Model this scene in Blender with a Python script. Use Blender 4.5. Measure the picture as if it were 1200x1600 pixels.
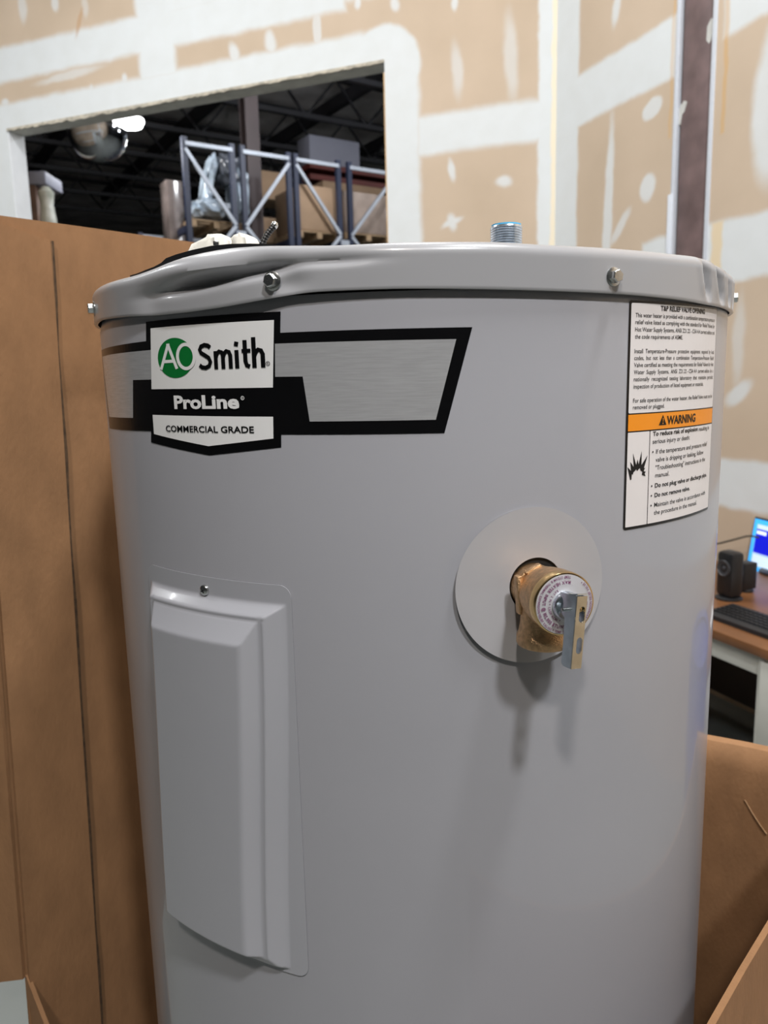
import bpy, bmesh, math, random
import numpy as np
from mathutils import Vector, Matrix
random.seed(7)
for o in list(bpy.data.objects): bpy.data.objects.remove(o, do_unlink=True)
S = bpy.context.scene
COL = S.collection
R_ = math.radians

# ---------------------------------------------------------------- camera, world, lights, exposure
CAMZ = 1.65
PITCH, ROLL, FPX = R_(9.6), R_(-1.43), 1200.0
_F = Vector((0, math.cos(PITCH), -math.sin(PITCH)))
_U0 = Vector((0, math.sin(PITCH), math.cos(PITCH)))
_X0 = Vector((1, 0, 0))
_X = math.cos(ROLL)*_X0 + math.sin(ROLL)*_U0
_U = -math.sin(ROLL)*_X0 + math.cos(ROLL)*_U0
cd = bpy.data.cameras.new('camera')
cam = bpy.data.objects.new('camera', cd); COL.objects.link(cam)
cd.sensor_fit = 'VERTICAL'; cd.sensor_height = 36.0; cd.sensor_width = 27.0; cd.lens = FPX/1600*36.0
cd.clip_start = 0.02; cd.clip_end = 200
cd.dof.use_dof = True; cd.dof.focus_distance = 0.54; cd.dof.aperture_fstop = 12.0
m = Matrix((( _X.x, _U.x, -_F.x, 0), (_X.y, _U.y, -_F.y, 0), (_X.z, _U.z, -_F.z, CAMZ), (0, 0, 0, 1)))
cam.matrix_world = m
S.camera = cam

W = bpy.data.worlds.new('world'); S.world = W; W.use_nodes = True
W.node_tree.nodes['Background'].inputs[0].default_value = (0.93, 0.96, 1.0, 1)
W.node_tree.nodes['Background'].inputs[1].default_value = 0.03

def area(name, loc, target, size, power, col, sizey=None):
    l = bpy.data.lights.new(name, 'AREA'); l.energy = power; l.color = col
    l.shape = 'RECTANGLE' if sizey else 'DISK'; l.size = size
    if sizey: l.size_y = sizey
    o = bpy.data.objects.new(name, l); COL.objects.link(o); o.location = loc
    o.rotation_euler = (Vector(target)-Vector(loc)).to_track_quat('-Z', 'Y').to_euler()
    return o
# two ceiling lamps behind the camera (the two valve shadows), then the other lamps of the room's ceiling
area('ceiling_lamp_warm', (-0.37, -2.05, 4.75), (0.1, 0.6, 1.4), 0.28, 71, (1.0, 0.93, 0.86))
area('ceiling_lamp_cool', (0.86, -1.75, 4.80), (0.1, 0.6, 1.4), 0.28, 106, (0.95, 0.97, 1.0))
for _i, (_x, _y, _p) in enumerate(((-2.3, 3.9, 105), (0.2, 3.1, 66), (1.2, 0.1, 150), (-5.2, 4.2, 100))):
    area('ceiling_lamp_row', (_x, _y, 5.85), (_x, _y, 0), 0.35, _p, (0.965, 0.985, 1.0), 1.2)

S.view_settings.view_transform = 'Standard'
try: S.view_settings.look = 'None'
except Exception: pass
S.view_settings.gamma = 1.0
S.view_settings.use_curve_mapping = False
S.view_settings.exposure = 0.0

# ---------------------------------------------------------------- measuring helpers
AX = np.array([0.0307, 0.811]); R = 0.30            # tank axis and radius
def ray(px, py): return np.array(_F + _X*((px-600)/FPX) - _U*((py-800)/FPX))
def on_line(px, py, p, th):
    """point of a vertical plane through p with heading th (degrees from +y towards +x)"""
    d = ray(px, py); h = R_(th); n = np.array([math.cos(h), -math.sin(h)])
    t = (n @ np.array(p[:2]))/(n @ d[:2]); return Vector(d*t) + Vector((0, 0, CAMZ))
def on_z(px, py, z):
    d = ray(px, py); return Vector(d*((z-CAMZ)/d[2])) + Vector((0, 0, CAMZ))
def at_y(px, py, y):
    d = ray(px, py); return Vector(d*(y/d[1])) + Vector((0, 0, CAMZ))
def on_cyl(px, py, r):
    d = ray(px, py); a = d[0]**2+d[1]**2; b = -2*(d[:2] @ AX); c = AX @ AX-r*r
    q = d*((-b-math.sqrt(max(b*b-4*a*c, 0)))/2/a)
    return math.degrees(math.atan2(q[0]-AX[0], -(q[1]-AX[1]))), q[2]+CAMZ
def cyl(phi, r, z):
    p = R_(phi); return Vector((AX[0]+r*math.sin(p), AX[1]-r*math.cos(p), z))
def wrap(u, z, h):                                   # u metres round the jacket, z height, h above it
    return cyl(math.degrees(u/R), R+h, z)
def hd(th): return Vector((math.sin(R_(th)), math.cos(R_(th)), 0))

# ---------------------------------------------------------------- materials
def srgb(r, g, b):
    f = lambda c: c/12.92 if c <= .04045 else ((c+.055)/1.055)**2.4
    return (f(r/255), f(g/255), f(b/255), 1)
MATS = {}
def mat(name, col, rough=.5, metal=0.0, var=.06, scale=40, bump=0.0, bscale=200, spec=.5, coat=0, coatr=.1, trans=0, alpha=1, emit=0, stretch=(1, 1, 1), rvar=0):
    if name in MATS: return MATS[name]
    M = bpy.data.materials.new(name); M.use_nodes = True; nt = M.node_tree; N = nt.nodes; L = nt.links
    b = N['Principled BSDF']
    b.inputs['Roughness'].default_value = rough; b.inputs['Metallic'].default_value = metal
    b.inputs['Specular IOR Level'].default_value = spec
    b.inputs['Coat Weight'].default_value = coat; b.inputs['Coat Roughness'].default_value = coatr
    b.inputs['Transmission Weight'].default_value = trans; b.inputs['Alpha'].default_value = alpha
    tc = N.new('ShaderNodeTexCoord'); mp = N.new('ShaderNodeMapping'); mp.inputs['Scale'].default_value = stretch
    L.new(tc.outputs['Object'], mp.inputs['Vector'])
    nz = N.new('ShaderNodeTexNoise'); nz.inputs['Scale'].default_value = scale; nz.inputs['Detail'].default_value = 4
    L.new(mp.outputs[0], nz.inputs['Vector'])
    cr = N.new('ShaderNodeValToRGB')
    cr.color_ramp.elements[0].position = .3; cr.color_ramp.elements[1].position = .7
    cr.color_ramp.elements[0].color = tuple(c*(1-var) for c in col[:3])+(1,)
    cr.color_ramp.elements[1].color = tuple(min(1, c*(1+var)) for c in col[:3])+(1,)
    L.new(nz.outputs['Fac'], cr.inputs[0]); L.new(cr.outputs[0], b.inputs['Base Color'])
    if rvar:
        mr = N.new('ShaderNodeMapRange'); mr.inputs['To Min'].default_value = max(0, rough-rvar); mr.inputs['To Max'].default_value = rough+rvar
        L.new(nz.outputs['Fac'], mr.inputs['Value']); L.new(mr.outputs[0], b.inputs['Roughness'])
    if emit:
        b.inputs['Emission Color'].default_value = col; b.inputs['Emission Strength'].default_value = emit
    if bump:
        n2 = N.new('ShaderNodeTexNoise'); n2.inputs['Scale'].default_value = bscale; n2.inputs['Detail'].default_value = 3
        L.new(mp.outputs[0], n2.inputs['Vector'])
        bp = N.new('ShaderNodeBump'); bp.inputs['Strength'].default_value = bump; bp.inputs['Distance'].default_value = .001
        L.new(n2.outputs['Fac'], bp.inputs['Height']); L.new(bp.outputs[0], b.inputs['Normal'])
    MATS[name] = M; return M

TANK = mat('grey_enamel', (.330, .328, .350, 1), .32, var=.02, scale=6, bump=.03, bscale=900, spec=.22, coat=.5, coatr=.05)
LIDM = mat('grey_lid_enamel', (.350, .348, .360, 1), .28, var=.02, scale=6, spec=.4, coat=.5, coatr=.06)
COVER = mat('grey_cover_enamel', (.35, .35, .375, 1), .28, var=.02, scale=8, spec=.4, coat=.5, coatr=.07)
RINGM = mat('grey_trim_plastic', (.405, .395, .405, 1), .30, var=.03, scale=14)
BLACK = mat('black_print', (.004, .004, .0045, 1), .2, var=.1, spec=.3)
WHITE = mat('white_print', (.80, .79, .78, 1), .28, var=.01)
PAPERW = mat('white_label_paper', (.74, .70, .69, 1), .38, var=.015)
GREEN = mat('green_print', srgb(12, 110, 48), .28, var=.02)
ORANGE = mat('orange_print', srgb(240, 145, 22), .35, var=.02)
SILVER = mat('brushed_silver_foil', (.68, .68, .69, 1), .22, .55, var=.07, scale=60, stretch=(1, 1, 14), rvar=.05)
ZINC = mat('zinc_plated_steel', (.62, .63, .62, 1), .24, 1.0, var=.12, scale=120, bump=.1, bscale=500)
ZINCB = mat('blue_zinc_steel', (.66, .73, .80, 1), .22, 1.0, var=.14, scale=160, rvar=.06)
ZINC_REFL = mat('tan_reflection_zinc', (.84, .77, .62, 1), .26, 1.0, var=.14, scale=120, rvar=.06)  # tan reflection on the lever's front face, put into the metal's colour
BRASS = mat('cast_brass', (.60, .385, .21, 1), .34, 1.0, var=.22, scale=300, bump=.55, bscale=1400, rvar=.06)
BRASSM = mat('machined_brass', (.80, .56, .27, 1), .2, 1.0, var=.08, scale=200)
PLATE = mat('valve_nameplate', (.66, .64, .66, 1), .32, .35, var=.03)
PURPLE = mat('purple_print', (.20, .055, .14, 1), .4, var=.05)
BLUEPL = mat('blue_liner_plastic', (.10, .48, .80, 1), .3, var=.05)
BLKPL = mat('black_plastic', (.012, .012, .013, 1), .4, var=.15)
DARKGAP = mat('gap_shade_black', (.01, .01, .01, 1), .9, var=.2)
PAPER = mat('crumpled_paper', (.60, .57, .50, 1), .8, var=.08, scale=90, bump=.4, bscale=120)
CARD = mat('corrugated_cardboard', (.270, .142, .067, 1), .80, var=.11, scale=30, bump=.45, bscale=220, stretch=(1, 1, .5), spec=.25)
CARDE = mat('cardboard_cut_edge', (.32, .19, .10, 1), .85, var=.15, scale=200, spec=.2)
CONC = mat('concrete_floor', (.18, .195, .185, 1), .6, var=.12, scale=3)
STEELBR = mat('brown_primer_steel', srgb(122, 101, 99), .5, var=.26, scale=7, rvar=.08)
BEAD = mat('white_corner_bead', (.74, .77, .83, 1), .5, var=.03)

# ---------------------------------------------------------------- mesh helpers
class MB:
    def __init__(s): s.v = []; s.f = []
    def add(s, vs, fs):
        k = len(s.v); s.v += [tuple(v) for v in vs]; s.f += [tuple(i+k for i in f) for f in fs]; return s
    def box(s, c, size, M=None, bev=0, seg=2):
        bm = bmesh.new(); bmesh.ops.create_cube(bm, size=1)
        for v in bm.verts: v.co = Vector((v.co.x*size[0], v.co.y*size[1], v.co.z*size[2]))
        if bev: bmesh.ops.bevel(bm, geom=list(bm.edges), offset=bev, segments=seg, affect='EDGES', profile=.5)
        bm.verts.ensure_lookup_table(); bm.verts.index_update()
        vs = []
        for v in bm.verts:
            p = v.co if M is None else M @ v.co
            vs.append(p+Vector(c))
        fs = [[v.index for v in f.verts] for f in bm.faces]; bm.free()
        return s.add(vs, fs)
    def lathe(s, prof, M=None, n=32, closed=False, a0=0, a1=360):
        """profile [(r, h)] about local +Y? -> about local Z"""
        M = M or Matrix.Identity(4); vs = []; fs = []; full = abs(a1-a0) >= 360
        cnt = n if full else n+1
        for r, h in prof:
            for i in range(cnt):
                a = R_(a0+(a1-a0)*i/n); vs.append(M @ Vector((r*math.cos(a), r*math.sin(a), h)))
        for j in range(len(prof)-1):
            for i in range(n):
                i2 = (i+1) % cnt
                fs.append((j*cnt+i, j*cnt+i2, (j+1)*cnt+i2, (j+1)*cnt+i))
        return s.add(vs, fs)
    def tube(s, path, rad, n=10, caps=True):
        path = [Vector(p) for p in path]; vs = []; fs = []
        rads = rad if isinstance(rad, (list, tuple)) else [rad]*len(path)
        t0 = (path[1]-path[0]).normalized(); ref = Vector((0, 0, 1)) if abs(t0.z) < .9 else Vector((1, 0, 0))
        a = t0.cross(ref).normalized()
        for k, p in enumerate(path):
            t = (path[min(k+1, len(path)-1)]-path[max(k-1, 0)]).normalized()
            a = (a-t*a.dot(t)).normalized(); b = t.cross(a)
            for i in range(n):
                q = 2*math.pi*i/n; vs.append(p+(a*math.cos(q)+b*math.sin(q))*rads[k])
        for k in range(len(path)-1):
            for i in range(n): fs.append((k*n+i, k*n+(i+1) % n, (k+1)*n+(i+1) % n, (k+1)*n+i))
        if caps: fs.append(tuple(range(n))[::-1]); fs.append(tuple((len(path)-1)*n+i for i in range(n)))
        return s.add(vs, fs)
    def bar(s, a, b, w, d, up=(0, 0, 1)):
        a, b = Vector(a), Vector(b); t = (b-a); ln = t.length; t.normalize()
        x = t.cross(Vector(up))
        if x.length < 1e-4: x = t.cross(Vector((1, 0, 0)))
        x.normalize(); y = x.cross(t)
        M = Matrix((x, t, y)).transposed().to_4x4()
        return s.box((a+b)/2, (w, ln, d), M)
    def prism(s, pts, ext):
        n = len(pts); e = Vector(ext)
        vs = [Vector(p) for p in pts]+[Vector(p)+e for p in pts]
        fs = [tuple(range(n))[::-1], tuple(range(n, 2*n))]+[(i, (i+1) % n, n+(i+1) % n, n+i) for i in range(n)]
        return s.add(vs, fs)
    def build(s, name, material, parent=None, smooth=True, ang=35, fix=True):
        me = bpy.data.meshes.new(name); me.from_pydata(s.v, [], s.f); me.validate()
        if fix:
            bm = bmesh.new(); bm.from_mesh(me); bmesh.ops.remove_doubles(bm, verts=bm.verts, dist=1e-6)
            bmesh.ops.recalc_face_normals(bm, faces=bm.faces); bm.to_mesh(me); bm.free()
        if smooth:
            me.shade_smooth(); me.set_sharp_from_angle(angle=R_(ang))
        me.materials.append(material)
        o = bpy.data.objects.new(name, me); COL.objects.link(o)
        if parent is not None:
            o.parent = parent
            def wm(q): return (wm(q.parent) @ q.matrix_parent_inverse @ q.matrix_basis) if q.parent else q.matrix_basis.copy()
            o.matrix_parent_inverse = wm(parent).inverted()
        return o
def tag(o, label=None, cat=None, group=None, kind=None):
    if label: o['label'] = label
    if cat: o['category'] = cat
    if group: o['group'] = group
    if kind: o['kind'] = kind
    return o
def thing(name, label, cat, loc=(0, 0, 0), group=None):
    o = bpy.data.objects.new(name, None); COL.objects.link(o); o.location = loc; o.empty_display_size = .1
    return tag(o, label, cat, group)
def grid_faces(nu, nv, wrapu=False):
    fs = []
    for j in range(nv-1):
        for i in range(nu if wrapu else nu-1):
            i2 = (i+1) % nu
            fs.append((j*nu+i, j*nu+i2, (j+1)*nu+i2, (j+1)*nu+i))
    return fs
def lerp_table(tab, x):
    if x <= tab[0][0]: return tab[0][1]
    for (a, b), (c, d) in zip(tab, tab[1:]):
        if x <= c:
            t = (x-a)/(c-a); return b+(d-b)*t
    return tab[-1][1]
def sstep(a, b, x):
    t = min(1, max(0, (x-a)/(b-a))); return t*t*(3-2*t)
def bump1(x, c, w): 
    t = (x-c)/w
    return math.exp(-t*t)

def flat_wrap(name, polys, h, material, parent, step=.006):
    """flat print cut from (u, z) polygons and laid round the jacket at height h"""
    out = MB()
    for poly in polys:
        bm = bmesh.new(); vs = [bm.verts.new((u, z, 0)) for u, z in poly]; f = bm.faces.new(vs)
        bmesh.ops.triangulate(bm, faces=[f])
        us = [p[0] for p in poly]; u = math.ceil(min(us)/step)*step
        while u < max(us):
            bmesh.ops.bisect_plane(bm, geom=bm.verts[:]+bm.edges[:]+bm.faces[:], plane_co=(u, 0, 0), plane_no=(1, 0, 0)); u += step
        bm.verts.index_update()
        out.add([wrap(v.co.x, v.co.y, h) for v in bm.verts], [[v.index for v in f.verts] for f in bm.faces]); bm.free()
    o = out.build(name, material, parent, smooth=False)
    return o

_txt = {}
def text_geo(s, bold=0.0):
    """built-in font as 2-D mesh, cap height scaled to 1, starting at x = 0"""
    def raw(st):
        cu = bpy.data.curves.new('t', 'FONT'); cu.body = st; cu.offset = bold; cu.resolution_u = 3
        ob = bpy.data.objects.new('t', cu); COL.objects.link(ob)
        bpy.context.view_layer.update()
        me = bpy.data.meshes.new_from_object(ob.evaluated_get(bpy.context.evaluated_depsgraph_get()))
        vs = [(v.co.x, v.co.y) for v in me.vertices]; fs = [tuple(p.vertices) for p in me.polygons]
        bpy.data.objects.remove(ob); bpy.data.curves.remove(cu); bpy.data.meshes.remove(me)
        return vs, fs
    if ('H', bold) not in _txt:
        v, f = raw('H'); _txt[('H', bold)] = (min(p[1] for p in v), max(p[1] for p in v))
    lo, hi = _txt[('H', bold)]; k = 1/(hi-lo)
    v, f = raw(s)
    if not v: return [], [], 0
    x0 = min(p[0] for p in v)
    v = [((x-x0)*k, (y-lo)*k) for x, y in v]
    return v, f, max(p[0] for p in v)
def text_line(mb, s, u0, u1, z, cap, h, bold=0.0):
    v, f, w = text_geo(s, bold)
    kx = (u1-u0)/w
    mb.add([wrap(u0+x*kx, z+y*cap, h) for x, y in v], f)

# ================================================================= SETTING
def wall_material(name, patches, creams=()):
    """drywall paper with joint compound bands and dabs; local x along wall, local z up"""
    M = bpy.data.materials.new(name); M.use_nodes = True; nt = M.node_tree; N = nt.nodes; L = nt.links
    b = N['Principled BSDF']; b.inputs['Roughness'].default_value = .85; b.inputs['Specular IOR Level'].default_value = .2
    tc = N.new('ShaderNodeTexCoord')
    wn = N.new('ShaderNodeTexNoise'); wn.inputs['Scale'].default_value = 7; wn.inputs['Detail'].default_value = 5
    L.new(tc.outputs['Object'], wn.inputs['Vector'])
    sub = N.new('ShaderNodeVectorMath'); sub.operation = 'SUBTRACT'; sub.inputs[1].default_value = (.5, .5, .5)
    L.new(wn.outputs['Color'], sub.inputs[0])
    sc = N.new('ShaderNodeVectorMath'); sc.operation = 'SCALE'; sc.inputs['Scale'].default_value = .045; L.new(sub.outputs[0], sc.inputs[0])
    ad = N.new('ShaderNodeVectorMath'); ad.operation = 'ADD'; L.new(tc.outputs['Object'], ad.inputs[0]); L.new(sc.outputs[0], ad.inputs[1])
    def patch(p):
        kind, u, z, hu, hz, rot, soft, amt = p
        mp = N.new('ShaderNodeMapping'); mp.vector_type = 'TEXTURE'
        mp.inputs['Location'].default_value = (u, 0, z); mp.inputs['Rotation'].default_value = (0, R_(rot), 0)
        mp.inputs['Scale'].default_value = (hu, 1000, hz)
        L.new(ad.outputs[0], mp.inputs['Vector'])
        if kind == 'e':
            ln = N.new('ShaderNodeVectorMath'); ln.operation = 'LENGTH'; L.new(mp.outputs[0], ln.inputs[0]); val = ln.outputs['Value']
        else:
            ab = N.new('ShaderNodeVectorMath'); ab.operation = 'ABSOLUTE'; L.new(mp.outputs[0], ab.inputs[0])
            sp = N.new('ShaderNodeSeparateXYZ'); L.new(ab.outputs[0], sp.inputs[0])
            # distance inside the rectangle in metres, the same softness on every edge
            f = []
            for i, hh in ((0, hu), (2, hz)):
                q = N.new('ShaderNodeMath'); q.operation = 'MULTIPLY_ADD'; q.inputs[1].default_value = hh; q.inputs[2].default_value = -hh
                L.new(sp.outputs[i], q.inputs[0]); f.append(q)
            mx = N.new('ShaderNodeMath'); mx.operation = 'MAXIMUM'; L.new(f[0].outputs[0], mx.inputs[0]); L.new(f[1].outputs[0], mx.inputs[1]); val = mx.outputs[0]
        mr = N.new('ShaderNodeMapRange'); mr.interpolation_type = 'SMOOTHSTEP'
        if kind == 'e': mr.inputs['From Min'].default_value = 1+soft; mr.inputs['From Max'].default_value = 1-soft
        else: mr.inputs['From Min'].default_value = soft; mr.inputs['From Max'].default_value = -soft
        mr.inputs['To Min'].default_value = 0; mr.inputs['To Max'].default_value = amt
        L.new(val, mr.inputs['Value']); return mr.outputs[0]
    def chain(ps):
        acc = None
        for p in ps:
            o = patch(p)
            if acc is None: acc = o
            else:
                mx = N.new('ShaderNodeMath'); mx.operation = 'MAXIMUM'; L.new(acc, mx.inputs[0]); L.new(o, mx.inputs[1]); acc = mx.outputs[0]
        return acc
    big = N.new('ShaderNodeTexNoise'); big.inputs['Scale'].default_value = 1.6; big.inputs['Detail'].default_value = 6; L.new(tc.outputs['Object'], big.inputs['Vector'])
    paper = N.new('ShaderNodeValToRGB'); paper.color_ramp.elements[0].position = .3; paper.color_ramp.elements[1].position = .72
    paper.color_ramp.elements[0].color = (.60, .47, .345, 1); paper.color_ramp.elements[1].color = (.69, .545, .41, 1)
    L.new(big.outputs['Fac'], paper.inputs[0])
    mud = N.new('ShaderNodeValToRGB'); mud.color_ramp.elements[0].position = .3; mud.color_ramp.elements[1].position = .7
    mud.color_ramp.elements[0].color = (.77, .785, .775, 1); mud.color_ramp.elements[1].color = (.80, .82, .82, 1)
    L.new(wn.outputs['Fac'], mud.inputs[0])
    mx = N.new('ShaderNodeMix'); mx.data_type = 'RGBA'
    L.new(chain(patches), mx.inputs['Factor']); L.new(paper.outputs[0], mx.inputs['A']); L.new(mud.outputs[0], mx.inputs['B'])
    out = mx.outputs['Result']
    for col, ps in creams:
        m2 = N.new('ShaderNodeMix'); m2.data_type = 'RGBA'; m2.inputs['B'].default_value = col
        L.new(chain(ps), m2.inputs['Factor']); L.new(out, m2.inputs['A']); out = m2.outputs['Result']
    L.new(out, b.inputs['Base Color'])
    bp = N.new('ShaderNodeBump'); bp.inputs['Strength'].default_value = .25; bp.inputs['Distance'].default_value = .004
    L.new(wn.outputs['Fac'], bp.inputs['Height']); L.new(bp.outputs[0], b.inputs['Normal'])
    return M
def rect(u0, u1, z0, z1, soft=.030, amt=1): return ('r', (u0+u1)/2, (z0+z1)/2, abs(u1-u0)/2, abs(z1-z0)/2, 0, soft, amt)
def dab(u, z, hu, hz, rot=0, soft=.5, amt=.85): return ('e', u, z, hu, hz, rot, soft, amt)

CORNER = Vector((1.151, 5.2, 0))
HL, HR = -69.0, -21.0                     # headings of the two walls
DL = hd(HL); NL = Vector((math.cos(R_(HL)), -math.sin(R_(HL)), 0))      # NL points behind the wall
DR = -hd(HR); NR = Vector((math.cos(R_(HR)), -math.sin(R_(HR)), 0))
def LW(u, w, z): return CORNER + DL*u + NL*w + Vector((0, 0, z))
TOPZ = 8.6; TH = .17
OU0, OU1, OZ1, OZ0 = 1.150, 4.492, 3.790, .02

floor = MB().box((0, 12, -.05), (70, 90, .1)).build('floor', CONC, smooth=False); tag(floor, kind='structure')

# wall with the big opening (local x along the wall from the corner)
lp = [rect(OU0, OU1+.35, OZ1-.05, 3.985), rect(.905, OU0+.05, 0, 3.80), rect(OU1-.05, 5.2, 0, 3.95),
      ('e', 1.16, 3.74, .27, .27, 0, .07, 1),
      rect(1.42, 10, 4.145, 4.405, .03), rect(2.80, 3.13, 3.95, 8.6), rect(2.2, 3.0, 4.35, 5.0, .05), rect(1.0, 2.0, 4.20, 4.42, .04),
      rect(-.05, .93, 3.15, 3.40), rect(-.1, .115, 0, 8.6, .015), rect(-.05, 9, 1.98, 2.24),
      dab(.647, 3.651, .037, .159, 4, .5, .55), dab(.289, 3.667, .042, .247, 3, .5, .55), dab(.658, 4.044, .022, .04), dab(.688, 3.035, .022, .07, 8), dab(.331, 2.926, .055, .034, -10),
      dab(.690, 2.702, .072, .022, 20), dab(.69, 2.70, .03, .06, 10), dab(4.204, 4.66, .04, .11, 0, .4, .6), dab(3.878, 4.64, .035, .07, 6, .4, .7), dab(3.594, 4.56, .03, .08, 0, .4, .4),
      dab(3.593, 3.963, .03, .04), dab(3.274, 3.984, .026, .045, 12), dab(2.303, 4.010, .04, .08, 14), dab(2.006, 4.041, .04, .08, 10), dab(1.639, 4.066, .032, .115, 0, .2, .7),
      dab(1.336, 4.172, .023, .04), dab(1.068, 4.12, .03, .045, 15), dab(3.8, 4.10, .3, .03, 3, .5, .6), dab(4.48, 3.99, .04, .03)]
wl_mat = wall_material('taped_drywall_opening_wall', lp, [(srgb(255, 238, 205), [rect(-.004, .030, 0, 8.6, .006, .8)]), (srgb(196, 150, 105), [dab(3.66, 4.46, .02, .1, -22, .4, .5)])])
mb = MB()
def wl_box(u0, u1, z0, z1): mb.box(((u0+u1)/2, TH/2, (z0+z1)/2), (u1-u0, TH, z1-z0))
wl_box(-14, OU0, 0, TOPZ); wl_box(OU1, 26, 0, TOPZ); wl_box(OU0, OU1, OZ1, TOPZ)
wl = mb.build('wall_left', wl_mat, smooth=False, fix=False)
wl.matrix_world = Matrix(((DL.x, NL.x, 0, CORNER.x), (DL.y, NL.y, 0, CORNER.y), (0, 0, 1, 0), (0, 0, 0, 1)))
tag(wl, kind='structure')
# the opening's returns: plastered reveal, grey header soffit, ragged drywall lip, raw paper edge
REVEAL = mat('plastered_reveal', (.84, .86, .88, 1), .8, var=.05, scale=6)
SOFF = mat('grey_header_soffit', (.58, .56, .51, 1), .8, var=.12, scale=9)
RAW = mat('raw_drywall_edge', (.62, .40, .20, 1), .85, var=.12, scale=30)
def in_wall(o): o.matrix_world = wl.matrix_world; return o
in_wall(MB().box((OU1-.004, TH/2+.004, OZ1/2), (.012, TH-.004, OZ1)).build('trim_1', REVEAL, smooth=False))
tag(bpy.data.objects['trim_1'], kind='structure')
in_wall(MB().box(((OU0+OU1)/2, TH/2+.02, OZ1-.004), (OU1-OU0-.02, TH-.03, .012)).build('trim_2', SOFF, smooth=False)); tag(bpy.data.objects['trim_2'], kind='structure')
g = MB(); n = 120; vs = []
for i in range(n+1):
    u = OU0+(OU1-OU0)*i/n; d = .012+.010*random.random()+.012*max(0, math.sin(u*2.1))*random.random()
    vs += [(u, -.004, OZ1+.004), (u, -.004-.004*random.random(), OZ1-d), (u, .02, OZ1-d*.7), (u, .02, OZ1+.004)]
fs = []
for i in range(n):
    for k in range(4): fs.append((i*4+k, i*4+(k+1) % 4, i*4+4+(k+1) % 4, i*4+4+k))
g.add(vs, fs); in_wall(g.build('trim_3', mat('torn_drywall_lip', (.52, .47, .38, 1), .9, var=.3, scale=25), smooth=False)); tag(bpy.data.objects['trim_3'], kind='structure')
in_wall(MB().box((OU0+.004, .018, OZ1/2-.03), (.012, .030, OZ1-.09)).build('trim_4', RAW, smooth=False)); tag(bpy.data.objects['trim_4'], kind='structure')

# right wall with the steel column let into it
rp = [rect(-.1, .235, 0, 8.6, .02), rect(.1, 1.06, 3.145, 3.435, .02), rect(1.385, 6, 3.20, 3.50, .02), rect(.85, 6, 2.085, 2.372, .02), rect(.3, 6, .995, 1.235, .02),
      dab(.581, 3.66, .036, .085, 14), dab(.895, 3.040, .078, .052, -15, .2), dab(.545, 2.60, .040, .48, 2, .35), dab(.884, 2.653, .06, .07, 12, .25), dab(.655, 2.487, .034, .115, 48, .35, .7),
      dab(1.70, 2.827, .125, .34, 2, .22, .9), dab(1.563, 1.797, .035, .20, 0, .5, .5), dab(1.575, 1.556, .085, .04, -32, .4, .85)]
wr_mat = wall_material('taped_drywall_column_wall', rp, [(srgb(222, 170, 85), [rect(1.388, 1.412, 2.78, 8, .010, .45), rect(1.03, 1.05, 2.86, 8, .008, .35)]), (srgb(240, 214, 170), [rect(1.36, 1.43, 2.05, 2.37, .012, .8)])])
CU0, CU1 = 1.075, 1.330
mb = MB()
mb.box((CU0/2-.02, TH/2, TOPZ/2), (CU0-.04+.08, TH, TOPZ)); mb.v = mb.v
mb = MB()
for a, b_ in ((0.0, CU0), (CU1, 7.5)): mb.box(((a+b_)/2, TH/2, TOPZ/2), (b_-a, TH, TOPZ))
mb.box(((CU0+CU1)/2, TH-.02, TOPZ/2), (CU1-CU0+.02, .04, TOPZ))
wr = mb.build('wall_right', wr_mat, smooth=False, fix=False)
wr.matrix_world = Matrix(((DR.x, NR.x, 0, CORNER.x), (DR.y, NR.y, 0, CORNER.y), (0, 0, 1, 0), (0, 0, 0, 1)))
tag(wr, kind='structure')
WRM = wr.matrix_world.copy()
col_t = MB()
col_t.box(((CU0+CU1)/2, .022, TOPZ/2), (CU1-CU0-.06, .024, TOPZ-.02), bev=.004)
col_t.box(((CU0+CU1)/2, .075, TOPZ/2), (.02, .09, TOPZ-.02))
c_o = col_t.build('steel_column', STEELBR); c_o.matrix_world = WRM
tag(c_o, 'brown primed steel column let into the drywall between white beads', 'column')
# dried splashes of compound on the column
sp = MB()
for u, z, w, h in ((1.288, 3.27, .028, .055), (1.125, 2.98, .022, .03), (1.105, 2.95, .016, .05)):
    sp.prism([(u-w, .0095, z-h*.6), (u-w*.3, .0085, z-h), (u+w*.2, .008, z-h*.8), (u+w, .009, z+h*.6), (u, .008, z+h), (u-w*.9, .009, z+h*.5)], (0, .004, 0))
s_o = sp.build('compound_splash', mat('dried_compound', (.62, .61, .57, 1), .85), None); s_o.matrix_world = WRM
s_o.parent = c_o; s_o.matrix_parent_inverse = c_o.matrix_world.inverted(); s_o['label'] = 'splashes of dried joint compound'
for i, (u, w, extra) in enumerate(((CU0+.004, .042, 0), (CU1-.004, .046, 0))):
    t = MB(); t.box((u, .008, TOPZ/2), (w*.62, .026, TOPZ-.01), bev=.003)
    if i == 0: t.box((u-.012, -.004, 1.30), (.034, .010, 2.55), bev=.002)
    o = t.build('trim_%d' % (5+i), BEAD); o.matrix_world = WRM; tag(o, kind='structure')

# the room's own ceiling
CEILM = mat('white_ceiling_panel', (.5, .5, .49, 1), .9, var=.05, scale=2)
o = MB().box((0, -1.3, 6.05), (30, 26, .1)).build('ceiling', CEILM, smooth=False); tag(o, kind='structure')
# clipped to the room side of the opening wall
me_ = o.data; bm = bmesh.new(); bm.from_mesh(me_)
bmesh.ops.bisect_plane(bm, geom=bm.verts[:]+bm.edges[:]+bm.faces[:], plane_co=CORNER, plane_no=NL, clear_outer=True)
bm.to_mesh(me_); bm.free()
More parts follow.
